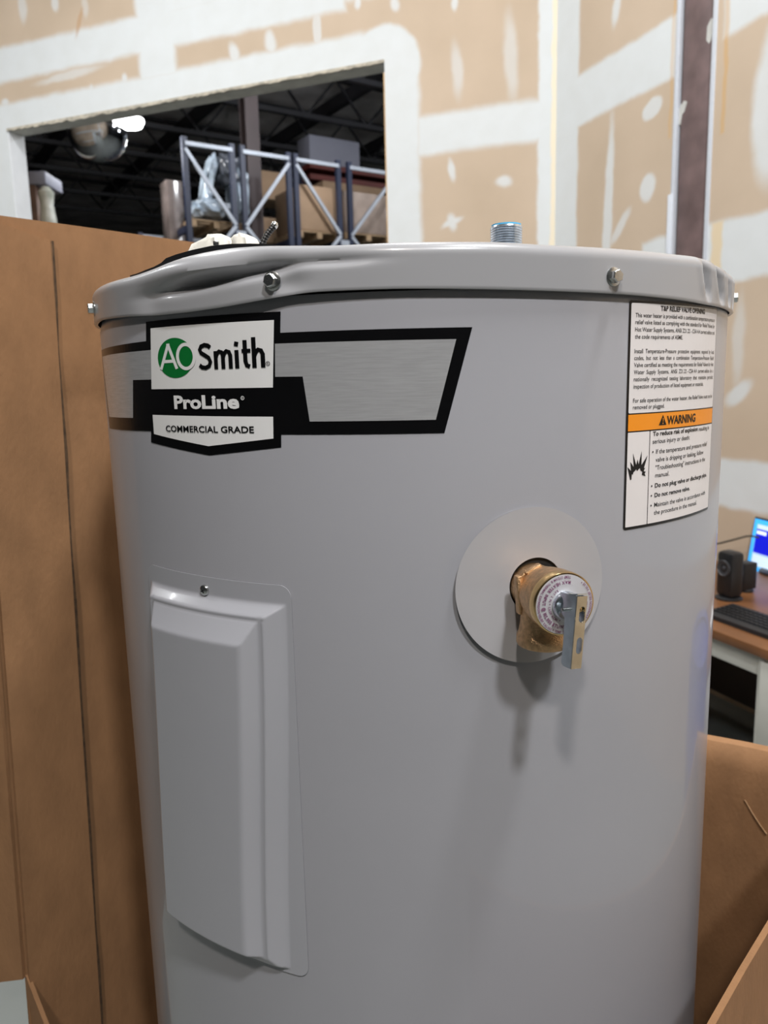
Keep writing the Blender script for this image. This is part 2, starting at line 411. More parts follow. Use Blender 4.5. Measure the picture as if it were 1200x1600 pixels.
# warehouse shell behind the opening
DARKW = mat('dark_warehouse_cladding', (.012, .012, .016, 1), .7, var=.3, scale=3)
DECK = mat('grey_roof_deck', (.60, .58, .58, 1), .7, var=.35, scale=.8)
def shell(name, c, size, mt):
    o = MB().box(c, size).build(name, mt, smooth=False); o.matrix_world = wl.matrix_world; tag(o, kind='structure'); return o
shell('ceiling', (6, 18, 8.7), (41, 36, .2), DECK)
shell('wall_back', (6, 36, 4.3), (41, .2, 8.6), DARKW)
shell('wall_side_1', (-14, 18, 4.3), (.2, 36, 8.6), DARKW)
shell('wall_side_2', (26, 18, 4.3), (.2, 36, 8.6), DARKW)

# ================================================================= WATER HEATER
heater = thing('water_heater', 'tall grey enamelled electric water heater with dented lid, brass relief valve and brand label', 'water heater', (AX[0], AX[1], 0))
prof = [(0, .03), (R-.006, .03), (R, .036), (R, 1.00), (R, 1.20), (R, 1.40), (R, 1.70), (R-.002, 1.708), (R-.02, 1.709)]
body = MB().lathe(prof, Matrix.Translation((AX[0], AX[1], 0)), n=160).build('tank_jacket', TANK, heater)
# shallow dimples on the jacket near the lid
# lid
seam_t = [(-180, 1.705), (-75, 1.7065), (-60, 1.7065), (-47.4, 1.7041), (-38.8, 1.7017), (-32.3, 1.7015), (-26.7, 1.7026), (-21.8, 1.7048), (-19.1, 1.7064), (-15.6, 1.7083), (-13.1, 1.7088), (-3.6, 1.7086), (5.7, 1.7073), (15.8, 1.7059), (27.7, 1.7046), (37.8, 1.7031), (45.2, 1.7017), (61.6, 1.7014), (75, 1.702), (180, 1.705)]
top_t = [(-180, 1.738), (-80, 1.7365), (-60, 1.7355), (-50, 1.7345), (-45.4, 1.7342), (-40.3, 1.7362), (-35.9, 1.7398), (-31.6, 1.7420), (-26.7, 1.7428), (-21.4, 1.7416), (-17, 1.7398), (-11.3, 1.7379), (-3.5, 1.7380), (8, 1.7374), (15.8, 1.7358), (27.5, 1.7355), (37.8, 1.7357), (43, 1.7366), (47, 1.7362), (51, 1.7345), (58, 1.732), (66, 1.7335), (90, 1.737), (180, 1.738)]
NP = 720; vs = []; rows = 0
vparams = [('i', 0), ('w', 0), ('w', .04), ('w', .1)]+[('w', .1+.9*k/14) for k in range(1, 15)]+[('c', k/8) for k in range(1, 9)]+[('t', .93), ('t', .8), ('t', .5), ('t', 0.02)]
for kind, t in vparams:
    for i in range(NP):
        ph = -180+360*i/NP
        zs = lerp_table(seam_t, ph); zt = lerp_table(top_t, ph)
        zs = (zs+lerp_table(seam_t, ph-1.5)+lerp_table(seam_t, ph+1.5))/3; zt = (zt+lerp_table(top_t, ph-1.5)+lerp_table(top_t, ph+1.5))/3
        rc = .008+.006*bump1(ph, -28, 10)
        r0 = R+.0042+.0022*bump1(ph, -22, 9)+.001*bump1(ph, -34, 9)
        H = zt-rc-zs
        def dents(f):
            """radial displacement at fraction f of the lid's height"""
            d = 0.0
            # long crease under the rolled-over edge on the left
            cz = .60+.012*(ph+28)
            d -= .0120*math.exp(-((ph+30)/8.0)**2)*math.exp(-((f-.70-.010*(ph+30))/.15)**2)
            d -= .0080*math.exp(-((ph+20.5)/3.6)**2)*math.exp(-((f-.86)/.20)**2)
            d += .0030*math.exp(-((ph+29)/8)**2)*math.exp(-((f-1.02)/.12)**2)
            d -= .0030*math.exp(-((ph+41.0)/3.2)**2)*math.exp(-((f-.45)/.4)**2)
            d -= .0030*math.exp(-((ph+17)/2.2)**2)*math.exp(-((f-.35)/.3)**2)
            d -= .0040*math.exp(-((ph+12.0)/5)**2)*math.exp(-((f-.92)/.14)**2)
            # crumples at the right: sharp V-shaped folds, deepest high up
            for c_, w_, dp_, sl in ((45.0, 1.3, .0070, 1.8), (50.5, 1.7, .0100, 2.4), (56.5, 1.6, .0090, 1.4), (62.5, 2.2, .0080, 0.5)):
                x_ = abs(ph-c_-sl*(1-f))/w_/(1.15-.45*(1-f))
                if x_ < 1: d -= dp_*(1-x_)*sstep(.02, .55, f)*(1-sstep(.92, 1.15, f)*.8)
                d += .0010*math.exp(-((ph-c_-sl*(1-f)+w_*1.5)/.7)**2)*sstep(.1, .5, f)
            return d
        if kind == 'i': r, z = r0-.0032, zs+.0004
        elif kind == 'w':
            fl = .0006*(1-min(1, t/.04)) if t < .04 else 0
            r, z = r0-fl+dents(t), zs+H*t
        elif kind == 'c':
            a = t*math.pi/2; r, z = r0-rc*(1-math.cos(a))+dents(1+.1*t)*(1-t), zs+H+rc*math.sin(a)
        else:
            r, z = (r0-rc)*t, zt*(1-(1-t)**1)+1.737*(1-t)*1+0 if t < .99 else zt
            z = zt+(1.734-zt)*min(1, (1-t)*6)
        vs.append(cyl(ph, r, z))
    rows += 1
lidm = MB().add(vs, grid_faces(NP, rows, True))
lidm.f.append(tuple((rows-1)*NP+i for i in range(NP)))
lid = lidm.build('lid', LIDM, heater, ang=50); lid['label'] = 'dented sheet-metal lid with crumpled edge'

def frame_on_tank(phi, r, z, tilt=0):
    """local x tangent (right), local y up, local z outward"""
    p = R_(phi); out = Vector((math.sin(p), -math.cos(p), 0)); right = Vector((math.cos(p), math.sin(p), 0)); up = Vector((0, 0, 1))
    M = Matrix((right, up, out)).transposed().to_4x4(); M.translation = cyl(phi, r, z); return M
# hex washer-head bolts round the lid
for phi, z, r, rot in ((-19.2, 1.7172, .3052, 12), (24.8, 1.7160, .3042, 20), (-65.5, 1.7185, .3042, 5), (72.5, 1.7175, .3042, 0)):
    M = frame_on_tank(phi, r, z) @ Matrix.Rotation(R_(rot), 4, 'Z')
    hx = MB().lathe([(0.0030, -.003), (.0040, .0008), (.00455, .0010), (.00455, .0046), (.0039, .0053), (0.00002, .0054)], M, n=6)
    b_o = hx.build('lid_bolt', ZINC, heater, ang=25)
    MB().lathe([(0.003, -.0005), (.0062, -.0004), (.0063, .0004), (.0050, .0010), (.003, .0011)], M, n=28).build('washer_flange', ZINC, b_o)

# ---- brand label
T_ = .0003
brand = flat_wrap('brand_label', [[(-.2262, 1.6988), (-.0978, 1.6980), (-.0988, 1.6842), (.0297, 1.6838), (.0107, 1.6157), (-.1016, 1.6163), (-.1020, 1.6075), (-.1637, 1.6009), (-.2318, 1.6085), (-.2305, 1.6172), (-.337, 1.6157), (-.356, 1.6838), (-.228, 1.6848)]], T_, BLACK, heater)
brand['label'] = 'black and silver brand label with white logo panel'
flat_wrap('silver_panel', [[(-.1030, 1.6772), (.0191, 1.6764), (.0051, 1.6246), (-.0801, 1.6250), (-.0838, 1.6550), (-.1040, 1.6553)]], T_+.0002, SILVER, brand)
flat_wrap('silver_panel', [[(-.2200, 1.6780), (-.2200, 1.6562), (-.2536, 1.6564), (-.2591, 1.6268), (-.331, 1.6260), (-.345, 1.6780)]], T_+.0002, SILVER, brand)
flat_wrap('logo_panel', [[(-.2198, 1.6937), (-.1028, 1.6927), (-.1060, 1.6482), (-.2246, 1.6490)]], T_+.0004, WHITE, brand)
flat_wrap('grade_panel', [[(-.2258, 1.6297), (-.1069, 1.6285), (-.1075, 1.6136), (-.1635, 1.6076), (-.2259, 1.6151)]], T_+.0004, WHITE, brand)
CU_, CZ_ = -.1925, 1.6710
flat_wrap('green_emblem', [[(CU_+.0202*math.cos(a), CZ_+.0143*math.sin(a)) for a in [2*math.pi*k/64 for k in range(64)]]], T_+.0006, GREEN, brand, .004)
# white A and O in the emblem: the O breaks through the emblem's right edge
em = MB()
def strokes(mb, pts, w, h, closed=False):
    """constant-width stroke in (u, z), w given as (wu, wz)"""
    n = len(pts); L_, R2 = [], []
    for i in range(n):
        a = pts[i-1] if (i or closed) else pts[i]; b = pts[(i+1) % n] if (i < n-1 or closed) else pts[i]
        dx, dz = (b[0]-a[0])/w[0], (b[1]-a[1])/w[1]; l = math.hypot(dx, dz) or 1
        nx, nz = -dz/l*w[0]/2, dx/l*w[1]/2
        L_.append((pts[i][0]+nx, pts[i][1]+nz)); R2.append((pts[i][0]-nx, pts[i][1]-nz))
    vs = [wrap(*p, h) for p in L_+R2]; fs = []
    for i in range(n if closed else n-1):
        j = (i+1) % n; fs.append((i, j, n+j, n+i))
    mb.add(vs, fs)
hE = T_+.0008; sw = (.0032, .0024)
strokes(em, [(-.2092, 1.6632), (-.1990, 1.6806)], sw, hE)
strokes(em, [(-.1990, 1.6806), (-.1905, 1.6632)], sw, hE)
strokes(em, [(-.2050, 1.6688), (-.1940, 1.6688)], (.0032, .0022), hE)
em.add([wrap(*p, hE) for p in ((-.2009, 1.6815), (-.1971, 1.6815), (-.1971, 1.6800), (-.2009, 1.6800))], [(0, 1, 2, 3)])
strokes(em, [(-.1802+.0088*math.cos(a), 1.6716+.0085*math.sin(a)) for a in [2*math.pi*k/40 for k in range(40)]], sw, hE, True)
em.build('emblem_letters', WHITE, brand, smooth=False)
# the name: drawn strokes, t and h joined
nm = MB(); hN = T_+.0008; bw = (.0034, .0030)
S_ = [(-.1560, 1.6768), (-.1578, 1.6782), (-.1612, 1.6788), (-.1645, 1.6779), (-.1659, 1.6757), (-.1648, 1.6735), (-.1612, 1.6717), (-.1578, 1.6698), (-.1564, 1.6670), (-.1578, 1.6642), (-.1612, 1.6630), (-.1645, 1.6635), (-.1668, 1.6650)]
strokes(nm, S_, bw, hN)
strokes(nm, [(-.1514, 1.6618), (-.1514, 1.6742)], bw, hN)
strokes(nm, [(-.1514, 1.6695), (-.1502, 1.6724), (-.1482, 1.6738), (-.1460, 1.6732), (-.1450, 1.6708), (-.1450, 1.6618)], bw, hN)
strokes(nm, [(-.1450, 1.6695), (-.1438, 1.6724), (-.1418, 1.6738), (-.1396, 1.6732), (-.1386, 1.6708), (-.1386, 1.6618)], bw, hN)
strokes(nm, [(-.1332, 1.6618), (-.1332, 1.6742)], bw, hN)
strokes(nm, [(-.1336, 1.6768), (-.1328, 1.6798)], bw, hN)
strokes(nm, [(-.1262, 1.6806), (-.1262, 1.6664), (-.1252, 1.6636), (-.1228, 1.6628)], bw, hN)
strokes(nm, [(-.1290, 1.6734), (-.1218, 1.6734)], (.0034, .0026), hN)
strokes(nm, [(-.1192, 1.6618), (-.1192, 1.6822)], bw, hN)
strokes(nm, [(-.1192, 1.6695), (-.1178, 1.6724), (-.1158, 1.6738), (-.1136, 1.6732), (-.1124, 1.6708), (-.1124, 1.6618)], bw, hN)
strokes(nm, [(-.1088+.0014*math.cos(a), 1.66435+.0013*math.sin(a)) for a in [2*math.pi*k/24 for k in range(24)]], (.0004, .0004), hN, True)
text_line(nm, 'R', -.10925, -.10835, 1.6637, .0014, hN, .02)
tag(nm.build('brand_name', BLACK, brand, smooth=False), kind=None)
gr = MB(); text_line(gr, 'COMMERCIAL GRADE', -.2087, -.1223, 1.6174, .0046, hN, .018)
gr.build('grade_lettering', BLACK, brand, smooth=False)
pr = MB(); text_line(pr, 'ProLine', -.1965, -.1333, 1.6342, .0098, hN, .038)
strokes(pr, [(-.1303+.0013*math.cos(a), 1.6415+.0012*math.sin(a)) for a in [2*math.pi*k/24 for k in range(24)]], (.0004, .0004), hN, True)
text_line(pr, 'R', -.1308, -.1299, 1.6409, .0012, hN, .02)
pr.build('white_lettering', WHITE, brand, smooth=False)

# ---- temperature and pressure warning label
U0, Z0 = .1482, 1.7017
def q(u, z): return (U0+u*.001, Z0-z*.001)
def rr(u0, u1, z0, z1, r=2.2, n=5):
    out = []
    for cx, cz, a0 in ((u1-r, z0+r, 0), (u0+r, z0+r, 90), (u0+r, z1-r, 180), (u1-r, z1-r, 270)):
        for k in range(n+1):
            a = R_(a0+90*k/n); out.append(q(cx+r*math.cos(a), cz-r*math.sin(a)))
    return out
warn = flat_wrap('warning_label', [rr(0, 127, 0, 162.2, 2.4)], T_, BLACK, heater)
warn['label'] = 'white warning label with orange band about the relief valve opening'
flat_wrap('label_face', [rr(1.9, 125.7, 1.8, 78.0, 1.2)], T_+.0002, PAPERW, warn)
flat_wrap('label_face', [rr(1.9, 24.6, 91.6, 160.2, .5), rr(25.4, 125.7, 91.6, 160.2, .6)], T_+.0002, PAPERW, warn)
flat_wrap('orange_band', [rr(1.9, 125.7, 78.9, 90.6, .3)], T_+.0002, ORANGE, warn)
tx = MB()
def tl(s, u0, u1, z, cap=2.9, bold=0.004): text_line(tx, s, U0+u0*.001, U0+u1*.001, Z0-z*.001, cap*.001, T_+.0004, bold)
tl('T&P RELIEF VALVE OPENING', 32.4, 96.8, 6.4, 3.5, .03)
tl('This water heater is provided with a combination temperature-pressure', 6, 120, 11.4)
tl('relief valve listed as complying with the standard for Relief Valves for', 6, 120.5, 16.1)
tl('Hot Water Supply Systems, ANSI Z21.22 - CSA 4.4 current edition and', 6, 121, 21.1)
tl('the code requirements of ASME.', 6, 61.7, 26.0)
tl('Install  Temperature-Pressure  protective  equipment  required  by  local', 6, 122, 36.0)
tl('codes,  but  not  less  than  a  combination  Temperature-Pressure  Relief', 6, 122, 40.7)
tl('Valve certified as meeting the requirements for Relief Valves for Hot', 6, 122, 45.6)
tl('Water  Supply  Systems,  ANSI  Z21.22 - CSA 4.4  current edition  by  a', 6, 122, 50.6)
tl('nationally  recognized  testing  laboratory  that  maintains  periodic', 6, 122, 55.5)
tl('inspection of production of listed equipment or materials.', 6, 100, 60.6)
tl('For safe operation of the water heater, the Relief Valve must not be', 6, 122, 70.5)
tl('removed or plugged.', 6, 40.8, 75.2)
tl('WARNING', 44.6, 87.3, 87.9, 6.4, .03)
tl('To reduce risk of explosion', 28.2, 92.5, 95.4, 3.3, .025); tl('resulting in', 94.5, 117.7, 95.7, 3.2)
tl('serious injury or death:', 28.2, 78.7, 101, 3.3)
tl('If the temperature and pressure relief', 32.5, 114.3, 108.6, 3.3)
tl('valve is dripping or leaking, follow', 32.5, 106.7, 114.6, 3.3)
tl('"Troubleshooting" instructions in the', 32.5, 111.2, 120.6, 3.3)
tl('manual.', 32.5, 50.2, 126.2, 3.3)
tl('Do not plug valve or discharge pipe.', 32.5, 117.1, 133.8, 3.3, .025)
tl('Do not remove valve.', 32.5, 82.4, 141, 3.3, .025)
tl('Maintain the valve in accordance with', 32.5, 115.1, 148.3, 3.3)
tl('the procedure in the manual.', 32.5, 96.9, 154.2, 3.3)
for z in (107.0, 132.2, 139.4, 146.8):
    tx.add([wrap(*q(28.8+.75*math.cos(R_(45*k)), z+.75*math.sin(R_(45*k))), T_+.0004) for k in range(8)], [tuple(range(8))])
tx.build('label_lettering', BLACK, warn, smooth=False)
sy = MB()
sy.add([wrap(*q(*p), T_+.0004) for p in ((34.7, 87.9), (44.0, 87.9), (39.4, 80.3))], [(0, 1, 2)])
sy.build('warning_triangle', BLACK, warn, smooth=False)
ex = MB(); ex.add([wrap(*q(*p), T_+.0006) for p in ((38.9, 82.8), (39.9, 82.8), (39.6, 85.6), (39.2, 85.6))], [(0, 1, 2, 3)])
ex.add([wrap(*q(*p), T_+.0006) for p in ((38.9, 86.2), (39.9, 86.2), (39.9, 87.1), (38.9, 87.1))], [(0, 1, 2, 3)])
ex.build('exclamation_mark', ORANGE, warn, smooth=False)
star = [(2.2, 116.0), (6.0, 119.2), (5.0, 112.5), (8.6, 116.6), (7.4, 106.4), (11.0, 115.2), (12.4, 111.2), (13.6, 115.0), (16.4, 105.4), (16.6, 115.6), (23.0, 109.0), (19.4, 118.0), (20.6, 118.0), (19.2, 120.4), (21.4, 120.8), (20.4, 122.2), (21.4, 124.2), (17.2, 122.8), (17.9, 120.6), (15.9, 119.6), (15.0, 117.6), (13.5, 118.6), (12.3, 119.6), (11.0, 118.2), (10.2, 119.2), (8.4, 120.2), (7.9, 122.0), (6.8, 121.4), (6.6, 125.4), (5.4, 125.7)]
flat_wrap('burst_symbol', [[q(*p) for p in star]], T_+.0004, BLACK, warn, .004)

# ---- access cover
P0_, HW = -33.5, 14.5; ZT, ZB = 1.5096, 1.1965
nu, nv = 161, 260
def cov_h(a, z):
    sh = -2.1*sstep(1.50, 1.20, z); a = a-sh
    hs = lerp_table([(7.9, .0200), (8.25, .0197), (8.6, .0189), (10.0, .0112), (10.2, .0103), (10.75, .0102), (10.95, .0108), (11.15, .0104), (13.2, .0026), (13.7, .0012), (14.6, .0012)], abs(a))
    ht = lerp_table([(1.4665, .0200), (1.4680, .0197), (1.4692, .0189), (1.4830, .0112), (1.4838, .0103), (1.4856, .0102), (1.4864, .0108), (1.4874, .0104), (1.4938, .0024), (1.4955, .0012), (1.52, .0012)], z)
    hb = lerp_table([(1.19, .0012), (1.2005, .0012), (1.2030, .0060), (1.2100, .0100), (1.2115, .0105), (1.2150, .0180), (1.2165, .0200)], z)
    return min(hs, ht, hb)
vs = []
for j in range(nv):
    zf = j/(nv-1); z = ZB+(ZT-ZB)*zf
    for i in range(nu):
        a = -HW+2*HW*i/(nu-1)
        # rounded flange corners
        du = (abs(a)-HW)*R_(1)*R; dz = min(ZT-z, z-ZB); rc = .009; aa, zz = a, z
        if -du < rc and dz < rc:
            cx = HW*R_(1)*R-rc; cz = ZT-rc if z > 1.35 else ZB+rc
            ox = abs(a)*R_(1)*R-cx; oz = abs(z-cz); l = math.hypot(ox, oz)
            if l > rc:
                aa = math.copysign((cx+ox*rc/l)/(R_(1)*R), a); zz = cz+math.copysign(oz*rc/l, z-cz)
        vs.append(cyl(P0_+aa, R+cov_h(a, z), zz))
cov = MB().add(vs, grid_faces(nu, nv))
k0 = len(cov.v)
ring = [j*nu for j in range(nv)][::-1]+[i for i in range(1, nu)]+[j*nu+nu-1 for j in range(1, nv)]+[(nv-1)*nu+i for i in range(nu-2, 0, -1)]
for i in ring:
    v = Vector(cov.v[i]); d = v-Vector((AX[0], AX[1], v.z)); rr_ = d.length
    cov.v.append(tuple(Vector((AX[0], AX[1], v.z))+d*((max(R+.0004, rr_-.0014))/rr_)))
n = len(ring)
for i in range(n): cov.f.append((ring[i], ring[(i+1) % n], k0+(i+1) % n, k0+i))
cover = cov.build('access_cover', COVER, heater, ang=60, fix=False); cover['label'] = 'raised grey access cover with stepped edge'
M = frame_on_tank(P0_-.1, R+.0014, 1.4992)
scr = MB().lathe([(.0043, -.0006), (.0043, .0004), (.0039, .0014), (.0028, .0021), (.0014, .0024), (.00002, .0024)], M, n=28).build('cover_screw', ZINC, cover)
cx_ = MB(); cx_.box((0, 0, 0), (.0040, .0010, .0006)); cx_.box((0, 0, 0), (.0010, .0040, .0006))
o = MB(); Mr = M @ Matrix.Translation((0, 0, .0023)) @ Matrix.Rotation(R_(25), 4, 'Z'); o.v = [tuple(Mr @ Vector(v)) for v in cx_.v]; o.f = cx_.f
cr_o = o.build('screw_recess', BLKPL, cover, smooth=False)

# ---- relief valve
VP, VZ = 13.6, 1.508
VM = frame_on_tank(VP, R, VZ)
# trim ring: thin plastic disc that only half follows the jacket
rg = MB(); vs = []; nr_, na_ = 14, 96
rads = [.0198, .0198]+[.0198+(.0548-.0198)*k/(nr_-3) for k in range(1, nr_-2)]+[.0553, .0548]
for k, r in enumerate(rads):
    for i in range(na_):
        a = 2*math.pi*i/na_; x, y = r*math.cos(a), r*math.sin(a)
        cx0 = .0030*(1-r/.055)*1.5; x += cx0
        bend = -(x*x)/(2*R)*.62
        h = bend+.0010+.0012*max(0, -y/.055)+(.0013 if 0 < k < len(rads)-1 else 0)
        vs.append(VM @ Vector((x, y, h)))
rg.add(vs, grid_faces(na_, len(rads), True))
ring_o = rg.build('valve_trim_ring', RINGM, heater, ang=40)
MB().lathe([(.0215, .0002), (.0215, .0004), (.001, .0004)], VM @ Matrix.Translation((.0028, 0, 0)), n=40).build('gap_shade_disc', DARKGAP, ring_o, smooth=False)  # black disc paints the shade in the gap round the valve

valve = bpy.data.objects.new('relief_valve', None); COL.objects.link(valve); valve.parent = heater
valve.matrix_parent_inverse = heater.matrix_basis.inverted(); valve.location = VM.translation
valve['label'] = 'brass temperature and pressure relief valve with test lever'
vb = MB().lathe([(.0130, -.012), (.0150, -.010), (.0160, 0), (.0163, .010), (.0172, .016), (.0190, .026), (.0201, .034), (.0206, .040), (.0206, .0435)], VM, n=56)
# cast wall running down into the outlet
def vlath(prof, x, y, z, n=40, rx=1): 
    # axis pointing down (local -y)
    return VM @ Matrix.Translation((x, y, z)) @ Matrix.Rotation(R_(90), 4, 'X')
vb.build('valve_body', BRASS, valve)
ob_ = MB().lathe([(.0150, -.006), (.0155, .010), (.0160, .020), (.0172, .0265), (.0184, .0285), (.0186, .0335), (.0176, .0352), (.0140, .0352), (.0132, .030), (.012, .02)], vlath(None, -.0005, 0, .0225), n=48)
ob_.build('outlet', BRASS, valve)
lg = MB(); lg.box((0, 0, 0), (.006, .031, .010), bev=.0016)
lg2 = MB()
for (x, y, z, ang, sx, sy_, sz) in ((-.0163, -.0010, .0170, 4, .0042, .027, .0070), (-.0068, .0158, .0170, -66, .0032, .013, .0060), (-.0132, .0112, .0150, -35, .0036, .010, .0060)):
    t = MB().box((0, 0, 0), (sx, sy_, sz), bev=.0014)
    Mx = VM @ Matrix.Translation((x, y, z)) @ Matrix.Rotation(R_(ang), 4, 'Z')
    lg2.add([Mx @ Vector(v) for v in t.v], t.f)
lg2.build('cast_lug', BRASS, valve)
MB().lathe([(.0206, .0430), (.0209, .0434), (.0209, .0492), (.0205, .0500), (.0198, .0502), (.0196, .0496), (.0180, .0490)], VM, n=64).build('cap_rim', BRASSM, valve)
plate = MB().lathe([(.0197, .0494), (.0195, .0503), (.0150, .0508), (.0085, .0512), (.00002, .0512)], VM, n=64).build('nameplate', PLATE, valve)
pt = MB()
def ring_text(s, rad, cap, a0, deg_per, bold=.02):
    """runs anticlockwise, letter tops towards the centre"""
    a = a0
    for ch in s:
        if ch == ' ': a += deg_per*.55; continue
        v, f, w = text_geo(ch, bold)
        if not v: continue
        wid = w*cap*.78; ac = R_(a)+wid/2/rad
        er = Vector((math.cos(ac), math.sin(ac), 0)); et = Vector((-math.sin(ac), math.cos(ac), 0))
        hh = .0506+.0006*(.0195-rad)/.011
        pt.add([VM @ (er*(rad-y*cap)+et*(x*cap*.78-wid/2)+Vector((0, 0, hh+.0004))) for x, y in v], f)
        a += math.degrees(wid/rad)+deg_per*.22
ring_text('TEMP STEAM & THERMAL EXPANSION RELIEF VALVES * TEMP STEAM & THERMAL EXPANSION RELIEF VALVE *', .0189, .0017, 78, 4.0)
ring_text('MAX HEATER INPUT @ 105,000 BTU/HR * 105,000 BTU/HR *', .0158, .0023, 76, 7)
ring_text('EXT 2 IN * CASH ACME *', .0118, .0016, 118, 9)
pt.build('nameplate_lettering', PURPLE, valve, smooth=False)
# lever bracket and lever
def plate_holes(outer, holes, thick):
    """flat plate with cut-outs in local xy, thickness along z"""
    cu = bpy.data.curves.new('p', 'CURVE'); cu.dimensions = '2D'; cu.fill_mode = 'BOTH'; cu.extrude = thick/2
    for lp_ in [outer]+holes:
        s_ = cu.splines.new('POLY'); s_.points.add(len(lp_)-1); s_.use_cyclic_u = True
        for p_, c_ in zip(s_.points, lp_): p_.co = (c_[0], c_[1], 0, 1)
    ob2 = bpy.data.objects.new('p', cu); COL.objects.link(ob2); bpy.context.view_layer.update()
    me = bpy.data.meshes.new_from_object(ob2.evaluated_get(bpy.context.evaluated_depsgraph_get()))
    v = [Vector(x.co) for x in me.vertices]; f = [tuple(p_.vertices) for p_ in me.polygons]
    bpy.data.objects.remove(ob2); bpy.data.curves.remove(cu); bpy.data.meshes.remove(me)
    return v, f
def stadium(cx, cy, hw, hh, n=8):
    out = []
    for k in range(n+1): a = math.pi*k/n; out.append((cx+hw*math.cos(a), cy+(hh-hw)+hw*math.sin(a)))
    for k in range(n+1): a = math.pi+math.pi*k/n; out.append((cx+hw*math.cos(a), cy-(hh-hw)+hw*math.sin(a)))
    return out
LMx = VM @ Matrix.Translation((.0005, 0, .0)) 
MB().lathe([(.0003, .0560), (.0085, .0558), (.0092, .0545), (.0092, .0520), (.0085, .0510)], VM, n=40).build('spring_washer', ZINCB, valve)
lev = MB()
# front plate of the U-shaped lever: local x right, y up, z outward; hinged at the washer, hanging down
Lv = VM @ Matrix.Translation((.0026, .0085, .0680)) @ Matrix.Rotation(R_(-6), 4, 'Z') @ Matrix.Rotation(R_(-3), 4, 'X') @ Matrix.Rotation(R_(14), 4, 'Y')
hw_, L1 = .0040, -.0440
outer = [(-hw_, .0015), (hw_, .0015), (hw_, L1), (-hw_, L1)]
v, f = plate_holes(outer, [stadium(.0008, -.0100, .0023, .0050), stadium(.0008, -.0295, .0023, .0052)], .0009)
lever_front = MB().add([Lv @ p_ for p_ in v], f).build('lever', ZINC_REFL, valve, ang=30)
sd = MB()
for sx, pts in ((-hw_, [(.0012, .0), (.0012, -.0150), (-.004, -.0165), (-.0100, -.0150), (-.0140, -.0095), (-.0300, -.0088), (-.0425, -.0090), (L1, -.0070), (L1, 0)]), (hw_, [(.0012, .0), (.0012, -.0080), (-.0100, -.0080), (-.0140, -.0080), (-.0300, -.0080), (L1, -.0070), (L1, 0)])):
    sd.prism([Lv @ Vector((sx, y, z)) for y, z in pts], (Lv.to_3x3() @ Vector((.0008 if sx < 0 else -.0008, 0, 0))))
sd.build('lever_side', ZINCB, lever_front, smooth=False)
tp_ = MB().box((0, 0, 0), (.0080, .0009, .0075)); Mt = Lv @ Matrix.Translation((0, .0018, -.0036)) @ Matrix.Rotation(R_(-12), 4, 'X')
MB().add([Mt @ Vector(v_) for v_ in tp_.v], tp_.f).build('lever_lip', ZINCB, lever_front, smooth=False)
MB().lathe([(.0017, -.018), (.0017, -.0045), (.0022, -.0038), (.0024, -.0022), (.0014, -.0010), (.00002, -.0008)], Lv @ Matrix.Translation((.0008, -.0072, 0)), n=20).build('valve_stem', BRASSM, valve)
Mc = Lv @ Matrix.Translation((-.0055, -.0085, -.0085)) @ Matrix.Rotation(R_(90), 4, 'Y')
MB().lathe([(.00002, -.0020), (.0012, -.0019), (.0012, .0030)], Mc, n=14).build('cotter_pin', ZINC, valve)

# ---- nipple on top of the lid
NPOS = at_y(791, 380, .676); NM = Matrix.Translation((NPOS.x, NPOS.y, 1.737))
prof = [(.0132, -.004)]
z = 0; NH = .0395
while z < NH-.002:
    prof += [(.0134, z), (.0124, z+.0009), (.0134, z+.0018)]; z += .0020
prof += [(.0128, NH-.0006), (.0122, NH)]
nip = MB().lathe(prof, NM, n=48).build('water_nipple', ZINCB, heater, ang=20); nip['label'] = 'threaded zinc nipple with blue plastic liner'
MB().lathe([(.0123, NH-.0004), (.0123, NH+.0011), (.0108, NH+.0014), (.0100, NH), (.0100, 0)], NM, n=40).build('nipple_liner', BLUEPL, nip)
# ---- junction opening at the left of the lid: black gasket plate, torn paper, armoured cable end
gp = MB(); vs = []
gl = [(203, 430), (215, 426.5), (228, 421), (240, 416.5), (252, 410), (259, 403), (275, 397), (300, 390), (330, 383.5), (360, 380.5), (390, 380), (412, 380.5), (440, 384)]
for px, py in gl:
    f_, z_ = on_cyl(px, py+.5, .285)
    vs += [cyl(f_, .285, z_), cyl(f_, .285, 1.728), cyl(f_, .270, 1.728), cyl(f_, .270, z_+.0008)]
fs = []
for i in range(len(gl)-1):
    for k in range(4): fs.append((i*4+k, i*4+(k+1) % 4, i*4+4+(k+1) % 4, i*4+4+k))
fs += [(0, 1, 2, 3), tuple(len(vs)-4+k for k in range(4))]
gp.add(vs, fs).build('junction_gasket', BLKPL, heater, ang=30)['label'] = 'black gasket plate lifting at the dented lid'
pp = MB(); pl = [(294, 394), (303, 388), (312, 381), (320, 376), (328, 372), (337, 370), (346, 370.5), (354, 373), (360, 377), (363, 377.5), (366, 372), (370, 369), (376, 368.5), (386, 371), (396, 375), (405, 379.5)]
vs = []; rowsn = 5
for k in range(rowsn):
    t = k/(rowsn-1)
    for i, (px, py) in enumerate(pl):
        rr2 = .264-.030*t; f_, z_ = on_cyl(px, py-1, .234); f_, _ = on_cyl(px, py, rr2)
        fb, zb = on_cyl(px, 392 if px < 330 else 386, .262)
        z2 = 1.736+(z_-1.736)*math.sin(min(1, t*1.25)*math.pi/2); jit = .0022*math.sin(i*2.3+k*1.7)
        vs.append(cyl(f_, rr2+jit, z2))
k0 = len(vs); vs += [v_+Vector((0, .0006, -.0006)) for v_ in vs]
fs = grid_faces(len(pl), rowsn); fs += [tuple(k0+i for i in f_[::-1]) for f_ in fs]
